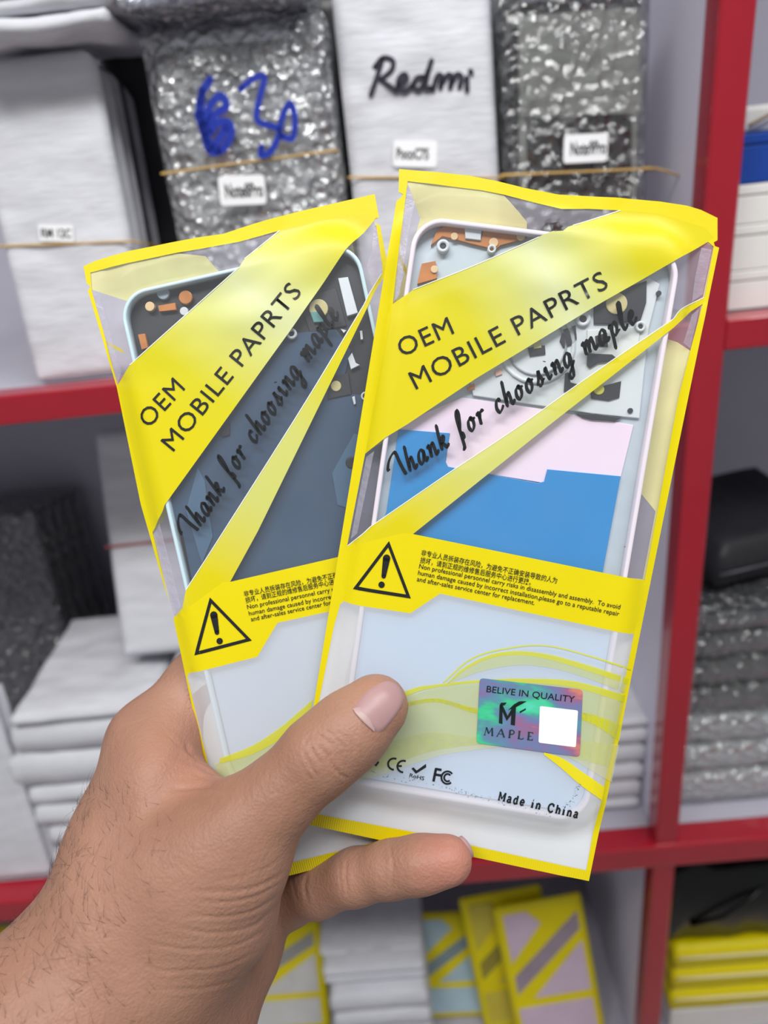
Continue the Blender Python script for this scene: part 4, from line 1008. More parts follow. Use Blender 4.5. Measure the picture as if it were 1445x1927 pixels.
for k in range(170):
    i = min(len(edge) - 1, int(rs.random() ** 1.0 * len(edge))); p = edge[i]
    q = SH1.uv((p[0] + rs.uniform(-3, 3), p[1] + rs.gauss(0, 3.2))); r = rs.uniform(.00004, .00014)
    b = len(V); V += [(q[0] + r * math.cos(a) * 1.6, q[1] + r * math.sin(a)) for a in (0.3, 1.7, 2.9, 4.1, 5.3)]; F.append(tuple(range(b, b + 5)))
sm = on_sheet('ink_smudge', SH1, V, F, .0002, mat('rubbed_ink', (110, 110, 114), .5), p1); sm['kind'] = 'stuff'

# ================================================================== phone frames inside the pouches
def frame_tools(S, FR, name, label):
    M = S.M @ Matrix.Translation((FR[0], FR[1], 0)) @ Matrix.Rotation(FR[4], 4, 'Z')
    t = thing(name, label, 'phone chassis', M)
    Mi = M.inverted(); cl = Mi @ CAM; R3 = Mi.to_3x3()
    def L(p, z=0.0):
        d = R3 @ ray(p); k = (z - cl.z) / d.z; q = cl + d * k; return q.x, q.y
    w, h = FR[2], FR[3]
    def plate(nm, px, z0, z1, m, bev=0.0): return prism(nm, [L(p, z1) for p in px], z0, z1, m, t, bev)
    def disc(nm, p, rpx, z0, z1, m, hole=0.0):
        c = L(p, z1); r = rpx * S.depth(p) / FPX
        if not hole: return prism(nm, [(c[0] + r * math.cos(a * math.pi / 10), c[1] + r * math.sin(a * math.pi / 10)) for a in range(20)], z0, z1, m, t, min(r * .15, .0003))
        V = []; F = []; n = 24
        for rr, z in ((r, z0), (r, z1), (r * hole, z1), (r * hole, z0)):
            V += [(c[0] + rr * math.cos(2 * math.pi * a / n), c[1] + rr * math.sin(2 * math.pi * a / n), z) for a in range(n)]
        for k in range(3):
            for a in range(n): F.append((k * n + a, k * n + (a + 1) % n, (k + 1) * n + (a + 1) % n, (k + 1) * n + a))
        return pyd(nm, V, F, m, t)
    return t, L, plate, disc, w, h
def ring(name, w, h, r, inset, z0, z1, m, parent):
    a = rrect(w, h, r, 10); b = rrect(w - 2 * inset, h - 2 * inset, r - inset, 10); n = len(a); V = []; F = []
    c = rrect(w - .0006, h - .0006, r - .0003, 10); d = rrect(w - 2 * inset + .0006, h - 2 * inset + .0006, r - inset + .0003, 10)
    for P, z in ((a, z0), (a, z1 - .0003), (c, z1), (d, z1), (b, z1 - .0003), (b, z0)): V += [(x, y, z) for x, y in P]
    for k in range(6):
        for i in range(n): F.append((k * n + i, k * n + (i + 1) % n, ((k + 1) % 6) * n + (i + 1) % n, ((k + 1) % 6) * n + i))
    return pyd(name, V, F, m, parent)
# --- pale frame
t, L_, plate, disc, w, h = frame_tools(SH1, FR1, 'phone_chassis', 'pale grey phone frame with pink and blue sheets, inside the right pouch')
ring('rim', w, h, .0095, .0015, -.0032, .0036, mat('pinkish_white_rim', (238, 226, 234), .25, var=.02, coat=.3), t)
GP = mat('pale_grey_metal', (190, 202, 210), .42, var=.05, vscale=120, metal=.15)
GP2 = mat('light_grey_plastic', (206, 212, 214), .45, var=.04, vscale=100)
BLK = mat('black_plastic', (34, 36, 43), .4, var=.1)
ORG = mat('orange_flex', (190, 118, 52), .35, var=.15, vscale=200)
BEI = mat('beige_pad', (222, 188, 140), .4)
TAN = mat('tan_lens_pad', (196, 184, 128), .5)
prism('mid_plate', rrect(w - .003, h - .003, .008, 8), -.0028, -.0006, GP, t)
plate('pink_sheet', [(765, 792), (869, 748), (1020, 770), (1192, 800), (1168, 898), (1030, 885), (1024, 909), (837, 879), (846, 816), (750, 809)], -.0006, .0000, mat('pink_sheet_film', (236, 216, 232), .35, var=.02), .0001)
plate('blue_sheet', [(750, 808), (846, 815), (838, 868), (843, 878), (1012, 909), (1024, 906), (1030, 883), (1168, 896), (1124, 1130), (680, 1085), (727, 963)], -.0006, .0006, mat('blue_sheet_film', (32, 134, 200), .3, var=.04, vscale=25), .0001)
def low_sheet(nm, px, z1, m):
    yt = L_(px, z1)[1]; y0 = -h / 2 + .0016; x = w / 2 - .0017; r = .0075; P = [(-x, yt), (-x, y0 + r)]
    P += [(-x + r - r * math.cos(a), y0 + r - r * math.sin(a)) for a in (.4, .8, 1.2)] + [(x - r + r * math.cos(a), y0 + r - r * math.sin(a)) for a in (1.2, .8, .4)]
    return prism(nm, P + [(x, y0 + r), (x, yt)], -.0006, z1, m, t)
low_sheet('pale_blue_sheet', (900, 1095), .0012, mat('pale_blue_sheet_film', (170, 211, 246), .35, var=.03, vscale=20))
g = lambda *P: [(740 + x / 2.3306, 380 + y / 2.3306) for x, y in P]
g1 = lambda x, y: g((x, y))[0]
plate('flex_cable', g((165, 190), (190, 125), (240, 100), (330, 105), (330, 150), (385, 165), (395, 120), (650, 125), (560, 165), (470, 190), (440, 215), (415, 200), (330, 180), (260, 160), (215, 150)), -.0006, .0008, ORG, .0001)
plate('flex_cable', g((125, 270), (185, 258), (192, 335), (105, 360)), -.0006, .0008, ORG, .0001)
plate('connector', g((312, 100), (388, 106), (384, 168), (316, 160)), -.0006, .0016, GP2, .0002)
for x, y, r in ((268, 150, 7), (440, 178, 9), (560, 150, 8), (180, 295, 7), (215, 470, 6)): disc('solder_pad', g1(x, y), r, .0006, .0013, BEI)
for x, y, r in ((218, 192, 12), (432, 205, 8), (833, 512, 14), (1085, 545, 10)): disc('screw_boss', g1(x, y), r, -.0006, .0018, GP2, .5)
for x, y, r in ((218, 192, 6), (833, 512, 7), (1040, 915, 5), (1165, 400, 5), (1085, 547, 4)): disc('screw', g1(x, y), r, -.0006, .0012, BLK)
plate('camera_bracket', g((330, 760), (560, 640), (860, 470), (1120, 330), (1170, 360), (1120, 560), (1080, 950), (880, 930), (350, 850)), -.0006, .0006, GP2, .0003)
plate('camera_block', g((880, 440), (1000, 380), (1112, 345), (1110, 440), (1085, 520), (960, 535), (880, 535)), .0006, .0014, BLK, .0002)
disc('lens_pad', g1(980, 445), 20, .0014, .0019, TAN)
plate('camera_block', g((745, 560), (800, 540), (805, 600), (795, 622), (745, 640), (730, 610)), .0006, .0012, BLK, .0002)
disc('speaker_ring', g1(630, 630), 72, .0006, .0012, GP2, .9)
disc('speaker_ring', g1(630, 630), 56, .0006, .0012, mat('mid_grey_metal', (150, 156, 160), .4), .93)
plate('speaker_port', g((590, 640), (665, 628), (668, 668), (600, 678)), .0006, .0012, BLK, .0002)
plate('speaker_port', g((612, 612), (648, 606), (650, 640), (616, 645)), .0012, .0016, TAN, .0002)
plate('bracket_plate', g((850, 560), (1085, 545), (1070, 690), (990, 700), (850, 660)), .0006, .0011, mat('pale_bracket_plate', (216, 220, 218), .4), .0003)
plate('camera_block', g((885, 588), (938, 572), (942, 636), (890, 634)), .0011, .0015, BLK, .0002)
plate('camera_block', g((852, 664), (960, 668), (992, 694), (900, 705), (862, 728), (848, 715)), .0011, .0015, BLK, .0002)
plate('camera_block', g((754, 752), (768, 745), (778, 790), (812, 800), (795, 832), (748, 832)), .0006, .0012, BLK, .0002)
plate('camera_block', g((865, 822), (1000, 785), (992, 858), (945, 872), (868, 862)), .0006, .0012, BLK, .0002)
disc('lens_pad', g1(902, 822), 10, .0012, .0016, mat('yellow_lens_pad', (206, 200, 60), .5))
plate('rubber_gasket', g((800, 928), (890, 928), (1002, 945), (975, 962), (870, 956), (830, 946)), -.0002, .0008, BLK, .0002)
plate('copper_contact', g((322, 815), (355, 795), (358, 818), (326, 828)), .0006, .0012, ORG, .0001)
plate('copper_contact', g((445, 740), (470, 728), (478, 755), (450, 765)), .0006, .0012, mat('pink_copper', (224, 176, 160), .4), .0001)
for y in (830, 900, 970, 1030): disc('side_clip', (1232 - (y - 760) * .19, y), 4, -.0006, .001, mat('clip_grey', (120, 130, 138), .4))
# --- dark frame
t, L_, plate, disc, w, h = frame_tools(SH0, FR0, 'phone_chassis', 'dark navy phone frame with pale blue rim, inside the left pouch')
ring('rim', w, h, .0095, .0013, -.0032, .0036, mat('pale_blue_rim', (206, 230, 238), .2, var=.02, coat=.4), t)
DK = mat('dark_frame_metal', (36, 38, 45), .38, var=.15, vscale=50)
prism('mid_plate', rrect(w - .0026, h - .0026, .008, 8), -.0028, -.0006, DK, t)
plate('navy_sheet', [(420, 720), (520, 640), (540, 628), (632, 620), (660, 660), (640, 740), (700, 745), (800, 1130), (378, 1180), (345, 1010), (318, 950)], -.0006, .0002, mat('navy_sheet_film', (58, 79, 104), .25, var=.12, vscale=14), .0001)
low_sheet('pale_grey_sheet', (560, 1120), .0010, mat('pale_grey_blue_film', (176, 198, 220), .35, var=.03, vscale=20))
g = lambda *P: [(150 + x / 2.449, 360 + y / 2.449) for x, y in P]
g1 = lambda x, y: g((x, y))[0]
plate('flex_contact', g((360, 527), (440, 513), (444, 546), (366, 554)), -.0006, .001, ORG, .0001)
plate('flex_contact', g((268, 660), (300, 655), (315, 720), (285, 730)), -.0006, .001, ORG, .0001)
disc('solder_pad', g1(322, 530), 9, -.0006, .0014, BEI); disc('solder_pad', g1(487, 488), 13, -.0006, .0012, ORG)
disc('sensor_pad', g1(383, 468), 12, -.0006, .001, mat('pale_blue_pad', (150, 170, 182), .4))
disc('solder_pad', g1(480, 552), 8, -.0006, .001, GP2)
plate('metal_strip', g((1190, 400), (1236, 394), (1282, 560), (1232, 575)), -.0006, .0014, mat('white_metal_strip', (214, 220, 224), .35), .0002)
disc('lens_pad', g1(1100, 540), 18, -.0002, .0012, TAN)
plate('teal_pad', g((1060, 556), (1118, 550), (1122, 602), (1078, 604)), -.0002, .0014, mat('teal_pad_foam', (96, 156, 152), .5), .0002)
disc('screw_boss', g1(975, 655), 10, .0002, .0018, GP2, .55)
plate('camera_block', g((1010, 500), (1180, 440), (1230, 620), (1060, 650)), -.0006, .0002, BLK, .0002)
k6 = lambda *P: [(600 + x / 4.818, 550 + y / 4.818) for x, y in P]
plate('metal_strip', k6((262, 600), (300, 545), (335, 640), (372, 660), (290, 700)), -.0002, .0012, MATS['white_metal_strip'], .0002)
plate('metal_strip', k6((370, 350), (392, 345), (400, 425), (378, 430)), -.0002, .0012, MATS['white_metal_strip'], .0001)
plate('metal_strip', k6((195, 330), (250, 345), (225, 370)), -.0002, .0012, MATS['white_metal_strip'], .0001)
plate('camera_block', k6((100, 760), (270, 735), (295, 925), (80, 970)), -.0002, .0008, BLK, .0002)
disc('lens_pad', k6((155, 850))[0], 10, .0008, .0013, TAN)
disc('screw_boss', k6((420, 940))[0], 8, -.0002, .0016, GP2, .6)
plate('metal_strip', k6((300, 950), (325, 940), (335, 1010), (318, 1020)), -.0002, .0014, MATS['white_metal_strip'], .0001)
tabm = mat('translucent_blue_tab', (92, 124, 154), .25, alpha=.55, var=.05)
plate('pull_tab', k6((320, 1280), (375, 1300), (620, 1330), (600, 2060), (170, 1927), (120, 1640)), .0004, .0007, tabm)
disc('tab_hole', k6((295, 1545))[0], 11, .0007, .0009, BLK)
plate('pull_tab', [(350, 960), (372, 880), (385, 905), (400, 1010), (380, 1060)], .0004, .0007, tabm)
plate('connector', [(415, 808), (432, 795), (432, 818), (418, 822)], .0002, .0010, BLK, .0001)

# ================================================================== the hand (one continuous surface grown from a distance field)
def cpt(px, py, d):
    """pixel + depth -> camera metric coordinates (x right, y up, z towards the viewer)"""
    return np.array([(px - CX) / FPX * d, -(py - CY) / FPX * d, -d])
def chain(*nodes):
    return [(cpt(*a[:3]), a[3] / 1000, cpt(*b[:3]), b[3] / 1000) for a, b in zip(nodes, nodes[1:])]
D1 = lambda x, y, o: SH1.depth((x, y)) - SH1.relief(*SH1.uv((x, y))) - o
PRIMS = []            # (segment, blend in mm)
def add(segs, k):
    for s in segs: PRIMS.append((s, k / 1000))
# forearm and wrist
add(chain((-230, 2330, .205, 36), (0, 2060, .216, 33), (150, 1880, .226, 27.5), (240, 1735, .234, 22.5)), 14)
add(chain((-40, 2440, .222, 36), (160, 2160, .232, 33), (298, 1950, .243, 27), (360, 1800, .250, 22)), 14)
# palm: metacarpals of index, middle, ring, little finger
add(chain((240, 1735, .236, 22), (252, 1590, .246, 18.5), (287, 1400, .254, 14.6)), 14)
add(chain((290, 1760, .248, 22), (330, 1560, .262, 17), (370, 1420, .272, 13)), 14)
add(chain((340, 1790, .256, 21), (400, 1620, .270, 16), (440, 1510, .279, 12)), 14)
add(chain((372, 1835, .256, 21), (436, 1760, .268, 17), (478, 1700, .276, 12)), 12)
# thumb
TH = chain((255, 1715, .229, 21), (350, 1640, .2265, 18.5), (446, 1572, .2245, 14.6), (526, 1496, .2235, 11.2), (600, 1424, .2242, 11.5), (655, 1377, .2262, 11.4), (707, 1330, .2288, 10.2))
add(TH[:3], 10); add(TH[3:], 5)
add(chain((400, 1690, .229, 18), (432, 1640, .227, 15.5)), 12)
add(chain((330, 1790, .232, 22), (410, 1720, .234, 17)), 12)
# web between thumb and index
add(chain((352, 1490, .240, 9.5), (300, 1470, .240, 14)), 12)
# index finger behind the left pouch, then middle and ring behind both
add(chain((287, 1398, .2555, 14.2), (382, 1285, .2665, 11.6), (500, 1165, .2735, 9.8), (560, 1070, .274, 8.6)), 7)
add(chain((370, 1420, .272, 12.5), (520, 1330, .2775, 10.5), (680, 1290, .278, 9.3), (770, 1275, .274, 8.4)), 6)
add(chain((440, 1510, .279, 12), (590, 1480, .280, 10.3), (740, 1470, .277, 9.2), (830, 1465, .272, 8.4)), 6)
# little finger curling under the pouches
LF = chain((478, 1702, .276, 11.5), (540, 1692, .268, 9.6), (600, 1674, .2575, 8.8), (670, 1650, .2475, 8.7), (735, 1636, .2405, 8.5), (790, 1627, .2365, 8.5), (842, 1619, .2345, 8.0))
add(LF, 4)

def build_hand():
    vox = .0015
    ends = [(s[0], s[1]) for s, k in PRIMS] + [(s[2], s[3]) for s, k in PRIMS]
    lo = np.min([p - r for p, r in ends], 0) - .006; hi = np.max([p + r for p, r in ends], 0) + .006
    nx, ny, nz = [int(math.ceil(v)) + 1 for v in (hi - lo) / vox]
    X = (lo[0] + np.arange(nx) * vox).astype(np.float32)[:, None, None]
    Y = (lo[1] + np.arange(ny) * vox).astype(np.float32)[None, :, None]
    Z = (lo[2] + np.arange(nz) * vox).astype(np.float32)[None, None, :]
    D = np.full((nx, ny, nz), 1.0, np.float32)
    for (a, ra, b, rb), k in PRIMS:
        pad = max(ra, rb) + k + .01
        l = np.maximum(((np.minimum(a, b) - pad - lo) / vox).astype(int), 0); u = np.minimum(((np.maximum(a, b) + pad - lo) / vox).astype(int) + 2, (nx, ny, nz))
        sl = (slice(l[0], u[0]), slice(l[1], u[1]), slice(l[2], u[2]))
        x, y, z = X[l[0]:u[0]], Y[:, l[1]:u[1]], Z[:, :, l[2]:u[2]]
        ba = b - a; L2 = float(ba @ ba)
        t = np.clip(((x - a[0]) * ba[0] + (y - a[1]) * ba[1] + (z - a[2]) * ba[2]) / L2, 0, 1)
        d = np.sqrt((x - a[0] - t * ba[0]) ** 2 + (y - a[1] - t * ba[1]) ** 2 + (z - a[2] - t * ba[2]) ** 2) - (ra + (rb - ra) * t)
        o = D[sl]; hmix = np.clip(.5 + .5 * (o - d) / k, 0, 1)
        D[sl] = (o * (1 - hmix) + d * hmix - k * hmix * (1 - hmix)).astype(np.float32)
    # surface nets
    S = D < 0
    c = sum(S[i:nx - 1 + i, j:ny - 1 + j, k:nz - 1 + k].astype(np.int8) for i in (0, 1) for j in (0, 1) for k in (0, 1))
    act = (c > 0) & (c < 8)
    idx = np.full(act.shape, -1, np.int32); ii = np.argwhere(act); idx[act] = np.arange(len(ii))
    acc = np.zeros((len(ii), 3)); cnt = np.zeros(len(ii))
    corners = [(i, j, k) for i in (0, 1) for j in (0, 1) for k in (0, 1)]
    for p in corners:
        for ax in range(3):
            if p[ax] == 0:
                q = list(p); q[ax] = 1
                A_ = D[ii[:, 0] + p[0], ii[:, 1] + p[1], ii[:, 2] + p[2]]; B_ = D[ii[:, 0] + q[0], ii[:, 1] + q[1], ii[:, 2] + q[2]]
                m = (A_ < 0) != (B_ < 0); tt = np.where(m, A_ / np.where(m, A_ - B_, 1), 0)
                pos = np.array(p, float)[None, :].repeat(len(ii), 0); pos[:, ax] += tt
                acc[m] += pos[m]; cnt[m] += 1
    V = lo + (ii + acc / cnt[:, None]) * vox
    F = []
    for ax in range(3):
        e1, e2 = (ax + 1) % 3, (ax + 2) % 3
        sa = [slice(1, -1)] * 3; sb = [slice(1, -1)] * 3
        sa[ax] = slice(0, -1); sb[ax] = slice(1, None)
        a_ = S[tuple(sa)]; b_ = S[tuple(sb)]
        for sign in (0, 1):
            w_ = np.argwhere((a_ & ~b_) if sign == 0 else (~a_ & b_))
            base = w_.copy(); base[:, e1] += 1; base[:, e2] += 1
            def cell(d1, d2):
                q = base.copy(); q[:, e1] += d1; q[:, e2] += d2; return idx[q[:, 0], q[:, 1], q[:, 2]]
            qd = np.stack([cell(-1, -1), cell(0, -1), cell(0, 0), cell(-1, 0)], 1)
            if sign: qd = qd[:, ::-1]
            F.append(qd)
    F = np.concatenate(F); F = F[(F >= 0).all(1)]
    return V, F
def subdivide_smooth(V, F):
    """one quad subdivision"""
    E = np.concatenate([np.sort(F[:, [i, (i + 1) % 4]], 1) for i in range(4)]); U, inv = np.unique(E, axis=0, return_inverse=True); inv = inv.reshape(-1)
    n = len(V); m = len(F); em = V[U].mean(1); fc = V[F].mean(1)
    ei = [n + inv[i * m:(i + 1) * m] for i in range(4)]; fi = n + len(U) + np.arange(m)
    F2 = np.concatenate([np.stack([F[:, i], ei[i], fi, ei[(i + 3) % 4]], 1) for i in range(4)])
    return np.concatenate([V, em, fc]), F2
def relax(V, F, it, lam=.5):
    n = len(V)
    for q in range(it):
        s = np.zeros_like(V); c = np.zeros(n)
        for i in range(4):
            a, b = F[:, i], F[:, (i + 1) % 4]
            for k in range(3): s[:, k] += np.bincount(a, V[b, k], n) + np.bincount(b, V[a, k], n)
            c += np.bincount(a, minlength=n) + np.bincount(b, minlength=n)
        V = V + lam * (s / np.maximum(c, 1)[:, None] - V)
    return V
HV, HF = build_hand()
HV = relax(HV, HF, 4)
HV, HF = subdivide_smooth(HV, HF)
HV = relax(HV, HF, 2)
def normals(V, F):
    n = np.cross(V[F[:, 2]] - V[F[:, 0]], V[F[:, 3]] - V[F[:, 1]]); o = np.zeros_like(V)
    for i in range(4):
        for k in range(3): o[:, k] += np.bincount(F[:, i], n[:, k], len(V))
    return o / np.maximum(np.linalg.norm(o, axis=1), 1e-12)[:, None]
HN = normals(HV, HF)
if (HN * (HV - HV.mean(0))).sum() < 0: HF = HF[:, ::-1]; HN = -HN
# skin folds: grooves along polylines given where the photo shows them, on the side facing the viewer
zt_ = lambda L: [(580 + x / 6.568, 1240 + y / 6.568) for x, y in L]
zh_ = lambda L: [(x / 1.6056, 1180 + y / 1.6056) for x, y in L]
FOLDS = [(zt_([(90, 930), (180, 970), (250, 1030), (290, 1090)]), 2.2, .35), (zt_([(0, 1050), (50, 1130), (110, 1230), (150, 1300)]), 2.6, .5),
 (zt_([(130, 1095), (200, 1150), (250, 1225), (300, 1320), (370, 1400), (430, 1450), (490, 1470)]), 2.8, .6), (zt_([(330, 890), (450, 950), (540, 1040), (600, 1150)]), 2.2, .3),
 (zt_([(200, 880), (330, 960), (430, 1080), (500, 1230)]), 2.0, .25), (zt_([(-60, 1150), (0, 1260), (60, 1380), (150, 1480)]), 2.4, .4), (zt_([(-110, 1290), (-40, 1400), (50, 1500)]), 2.4, .35), (zt_([(20, 950), (-30, 1010), (-60, 1080)]), 2.2, .3),
 (zh_([(515, 490), (570, 486), (640, 480), (700, 488)]), 4.0, .8), (zh_([(560, 350), (575, 380), (598, 395)]), 3.5, .9), (zh_([(500, 320), (545, 360), (590, 385)]), 3.0, .35), (zh_([(530, 395), (600, 420), (680, 470)]), 3, .3), (zh_([(520, 430), (590, 445), (650, 470)]), 3, .3),
 (zh_([(860, 740), (800, 775), (730, 795), (640, 800), (560, 795)]), 3.2, .55), (zh_([(845, 775), (770, 815), (680, 832), (590, 830)]), 3.0, .5), (zh_([(835, 815), (760, 860), (660, 876), (560, 868)]), 3.2, .5), (zh_([(830, 850), (760, 905), (640, 925), (520, 905)]), 3.2, .45), (zh_([(800, 920), (700, 965), (570, 975), (430, 950)]), 3.2, .4), (zh_([(780, 980), (660, 1030), (500, 1040)]), 3.2, .35), (zh_([(740, 1060), (600, 1095), (430, 1090)]), 3.2, .35), (zh_([(850, 700), (790, 735), (700, 760), (600, 760)]), 2.6, .35), (zh_([(400, 1000), (470, 1035), (560, 1045)]), 2.8, .3),
 ([(578, 1648), (573, 1668), (578, 1696)], 3.0, .6), ([(652, 1618), (650, 1650), (655, 1690)], 3.0, .5), ([(640, 1622), (640, 1650), (645, 1690)], 2.5, .3), ([(733, 1585), (740, 1632), (735, 1690)], 3.0, .55), ([(743, 1585), (748, 1632), (745, 1690)], 2.4, .3),
 ([(548, 1640), (552, 1670), (560, 1700)], 2.5, .3)]
PXV = np.stack([CX + FPX * HV[:, 0] / -HV[:, 2], CY - FPX * HV[:, 1] / -HV[:, 2]], 1)
view = -HV / np.linalg.norm(HV, axis=1)[:, None]
facing = (HN * view).sum(1)
disp = np.zeros(len(HV))
for pts, sig, amp in FOLDS:
    sp = np.array(spline(pts, 6)); lo_, hi_ = sp.min(0) - 16, sp.max(0) + 16
    sel = np.where((facing > .05) & (PXV >= lo_).all(1) & (PXV <= hi_).all(1) & (HV[:, 2] > -.285))[0]
    if not len(sel): continue
    best = np.full(len(sel), 1e9); tb = np.zeros(len(sel))
    for k in range(len(sp) - 1):
        a, b = sp[k], sp[k + 1]; ab = b - a; t = np.clip(((PXV[sel] - a) @ ab) / max(ab @ ab, 1e-9), 0, 1)
        d = np.linalg.norm(PXV[sel] - a - t[:, None] * ab, axis=1); m = d < best; best[m] = d[m]; tb[m] = (k + t[m]) / (len(sp) - 1)
    env = np.minimum(1, 4 * np.minimum(tb, 1 - tb) + .25)
    disp[sel] += env * amp * (1.0 if pts[0][0] > 565 and pts[0][1] < 1500 else .55) * (-np.exp(-(best / sig) ** 2) + .35 * np.exp(-((best - 2.3 * sig) / (1.4 * sig)) ** 2))
HV = HV + HN * (disp / 1000)[:, None]
Mc = np.array(cam.matrix_world)
HW = HV @ Mc[:3, :3].T + Mc[:3, 3]

def skin_mat():
    m = bpy.data.materials.new('tan_skin'); m.use_nodes = True
    nt = m.node_tree; N = nt.nodes; L = nt.links; p = N['Principled BSDF']
    tc = N.new('ShaderNodeTexCoord')
    n1 = N.new('ShaderNodeTexNoise'); n1.inputs['Scale'].default_value = 28; n1.inputs['Detail'].default_value = 5
    L.new(tc.outputs['Object'], n1.inputs['Vector'])
    r = N.new('ShaderNodeValToRGB'); e = r.color_ramp.elements
    e[0].position = .3; e[0].color = lin((146, 107, 87)); e[1].position = .72; e[1].color = lin((168, 127, 107))
    k = e.new(.5); k.color = lin((157, 117, 97))
    L.new(n1.outputs['Fac'], r.inputs['Fac'])
    # reddish finger tip and web, as on the real hand
    geo = N.new('ShaderNodeNewGeometry')
    last = r.outputs['Color']
    for (px, py, d, rad, col, amt) in ((860, 1618, .232, .022, (186, 122, 106), .75), (370, 1440, .24, .03, (180, 122, 104), .45), (735, 1340, .225, .016, (178, 122, 102), .4), (640, 1660, .25, .03, (182, 134, 114), .5)):
        c = at_depth((px, py), d)
        vm = N.new('ShaderNodeVectorMath'); vm.operation = 'DISTANCE'; vm.inputs[1].default_value = c
        L.new(geo.outputs['Position'], vm.inputs[0])
        mr = N.new('ShaderNodeMapRange'); mr.interpolation_type = 'SMOOTHSTEP'
        mr.inputs['From Min'].default_value = 0; mr.inputs['From Max'].default_value = rad; mr.inputs['To Min'].default_value = amt; mr.inputs['To Max'].default_value = 0
        L.new(vm.outputs['Value'], mr.inputs['Value'])
        mx = N.new('ShaderNodeMix'); mx.data_type = 'RGBA'
        L.new(mr.outputs[0], mx.inputs['Factor']); L.new(last, mx.inputs['A']); mx.inputs['B'].default_value = lin(col); last = mx.outputs['Result']
    L.new(last, p.inputs['Base Color'])
    p.inputs['Roughness'].default_value = .52; p.inputs['Specular IOR Level'].default_value = .35
    p.inputs['Subsurface Weight'].default_value = .12; p.inputs['Subsurface Radius'].default_value = (.004, .0016, .001); p.inputs['Subsurface Scale'].default_value = .5
    v = N.new('ShaderNodeTexVoronoi'); v.inputs['Scale'].default_value = 1100; L.new(tc.outputs['Object'], v.inputs['Vector'])
    n2 = N.new('ShaderNodeTexNoise'); n2.inputs['Scale'].default_value = 320; n2.inputs['Detail'].default_value = 4; n2.inputs['Distortion'].default_value = .6; L.new(tc.outputs['Object'], n2.inputs['Vector'])
    b1 = N.new('ShaderNodeBump'); b1.inputs['Strength'].default_value = .35; b1.inputs['Distance'].default_value = .0003; L.new(v.outputs['Distance'], b1.inputs['Height'])
    b2 = N.new('ShaderNodeBump'); b2.inputs['Strength'].default_value = .5; b2.inputs['Distance'].default_value = .0006; L.new(n2.outputs['Fac'], b2.inputs['Height']); L.new(b1.outputs[0], b2.inputs['Normal'])
    L.new(b2.outputs[0], p.inputs['Normal'])
    return m
me = bpy.data.meshes.new('person'); me.from_pydata(HW.tolist(), [], HF.tolist()); me.update()
person = link('person', me, skin_mat())
tag(person, 'left hand and hairy forearm gripping both yellow pouches with the thumb in front', 'person')
# ---- nails
bvh = BVHTree.FromPolygons([Vector(v) for v in HW.tolist()], HF.tolist())
def hit(p):
    r_ = bvh.ray_cast(CAM, ray(p).normalized()); return r_[0], r_[1]
def plate_on_skin(name, poly, m, parent, lift, rings=7, sink=.00035):
    P = spline(poly + poly[:1], 5)[:-1]; n = len(P); cx = sum(p[0] for p in P) / n; cy = sum(p[1] for p in P) / n
    V = []; F = []; pts = [(cx, cy)]
    for k in range(1, rings + 1): pts += [(cx + (x - cx) * k / rings, cy + (y - cy) * k / rings) for x, y in P]
    for q, p in enumerate(pts):
        h_, nn = hit(p)
        if h_ is None: h_ = at_depth(p, .224); nn = -FW
        k = 0 if q == 0 else (q - 1) // n + 1
        V.append(h_ + nn * (lift if k < rings else -sink))
    for i in range(n):
        j = (i + 1) % n; F.append((0, 1 + i, 1 + j))
        for k in range(rings - 1): F.append((1 + k * n + i, 1 + (k + 1) * n + i, 1 + (k + 1) * n + j, 1 + k * n + j))
    return pyd(name, V, F, m, parent)
NAIL = mat('pink_nail', (168, 132, 132), .36, var=.06, vscale=60, spec=.4)
nl = plate_on_skin('thumbnail', [(664, 1331), (687, 1301), (711, 1285), (728, 1279), (743, 1283), (755, 1294), (761, 1309), (760, 1324), (747, 1346), (732, 1365), (717, 1380), (706, 1379), (687, 1364), (671, 1347)], NAIL, person, .0006)
nl['label'] = 'pale pink thumbnail'
plate_on_skin('lunula', [(664, 1335), (672, 1333), (684, 1340), (696, 1354), (702, 1368), (703, 1376), (694, 1369), (682, 1358), (671, 1346)], mat('pale_lunula', (178, 148, 145), .4), nl, .00068, rings=4, sink=-.0005)
cN = cpt(842, 1619, .2345); dN = np.array([.80, .42, -.30]); dN /= np.linalg.norm(dN)
uN = np.cross(dN, [0, 0, 1]); uN /= np.linalg.norm(uN); wN = np.cross(dN, uN)
V = [Vector(Mc[:3, :3] @ (cN + dN * .0086) + Mc[:3, 3])]; F = []
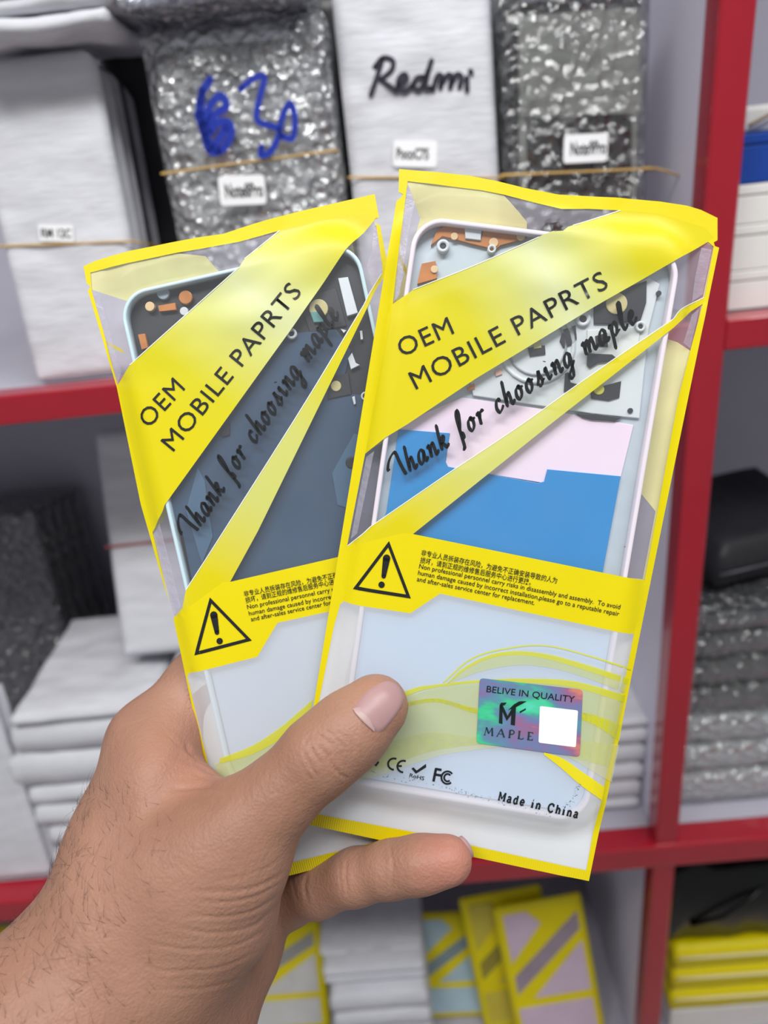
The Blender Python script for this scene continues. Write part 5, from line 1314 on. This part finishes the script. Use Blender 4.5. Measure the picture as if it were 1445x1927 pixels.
for k in range(1, 6):
    for j in range(18):
        a_ = 2 * math.pi * j / 18; th = .11 * k; rr = .0086 if k < 5 else .0074
        q_ = dN * math.cos(th) + (uN * math.cos(a_) * 1.0 + wN * math.sin(a_) * .8) * math.sin(th)
        V.append(Vector(Mc[:3, :3] @ (cN + q_ * rr) + Mc[:3, 3]))
for j in range(18):
    F.append((0, 1 + j, 1 + (j + 1) % 18))
    for k in range(4): F.append((1 + k * 18 + j, 1 + (k + 1) * 18 + j, 1 + (k + 1) * 18 + (j + 1) % 18, 1 + k * 18 + (j + 1) % 18))
pyd('finger_nail', V, F, NAIL, person)
# ---- fine dark hairs on wrist and forearm
rs = random.Random(11); V = []; F = []
cand = np.where((facing > -.12) & (HV[:, 2] > -.262) & (PXV[:, 1] > 1480) & (PXV[:, 0] < 330 + (PXV[:, 1] - 1480) * -.1) & (PXV[:, 0] > -60) & (PXV[:, 1] < 1960))[0]
cand = [i for i in cand]
alongdir = np.array([-.30, .55, .1])
for q in range(420):
    i = cand[rs.randrange(len(cand))]
    if PXV[i][0] > 210 and rs.random() < .55: continue
    p = HV[i]; nrm = HN[i]
    d = alongdir + np.array([rs.gauss(0, .3), rs.gauss(0, .3), rs.gauss(0, .2)]); d = d - nrm * (d @ nrm); d /= np.linalg.norm(d)
    ln = rs.uniform(.003, .0075); pts = []
    for k in range(5):
        s = k / 4; pts.append(p + d * ln * s + nrm * (.0002 + ln * .22 * math.sin(s * 1.9)))
    side = np.cross(d, nrm); side /= np.linalg.norm(side); b = len(V)
    for k, c_ in enumerate(pts):
        wd = .000042 * (1 - k / 5)
        for sg in (side * wd, -side * wd * .5 + nrm * wd, -side * wd * .5 - nrm * wd): V.append(Vector(Mc[:3, :3] @ (c_ + sg) + Mc[:3, 3]))
    for k in range(4):
        for j in range(3): F.append((b + k * 3 + j, b + k * 3 + (j + 1) % 3, b + k * 3 + 3 + (j + 1) % 3, b + k * 3 + 3 + j))
hr = pyd('arm_hair', V, F, mat('dark_hair', (70, 52, 42), .5), person); hr['kind'] = 'stuff'
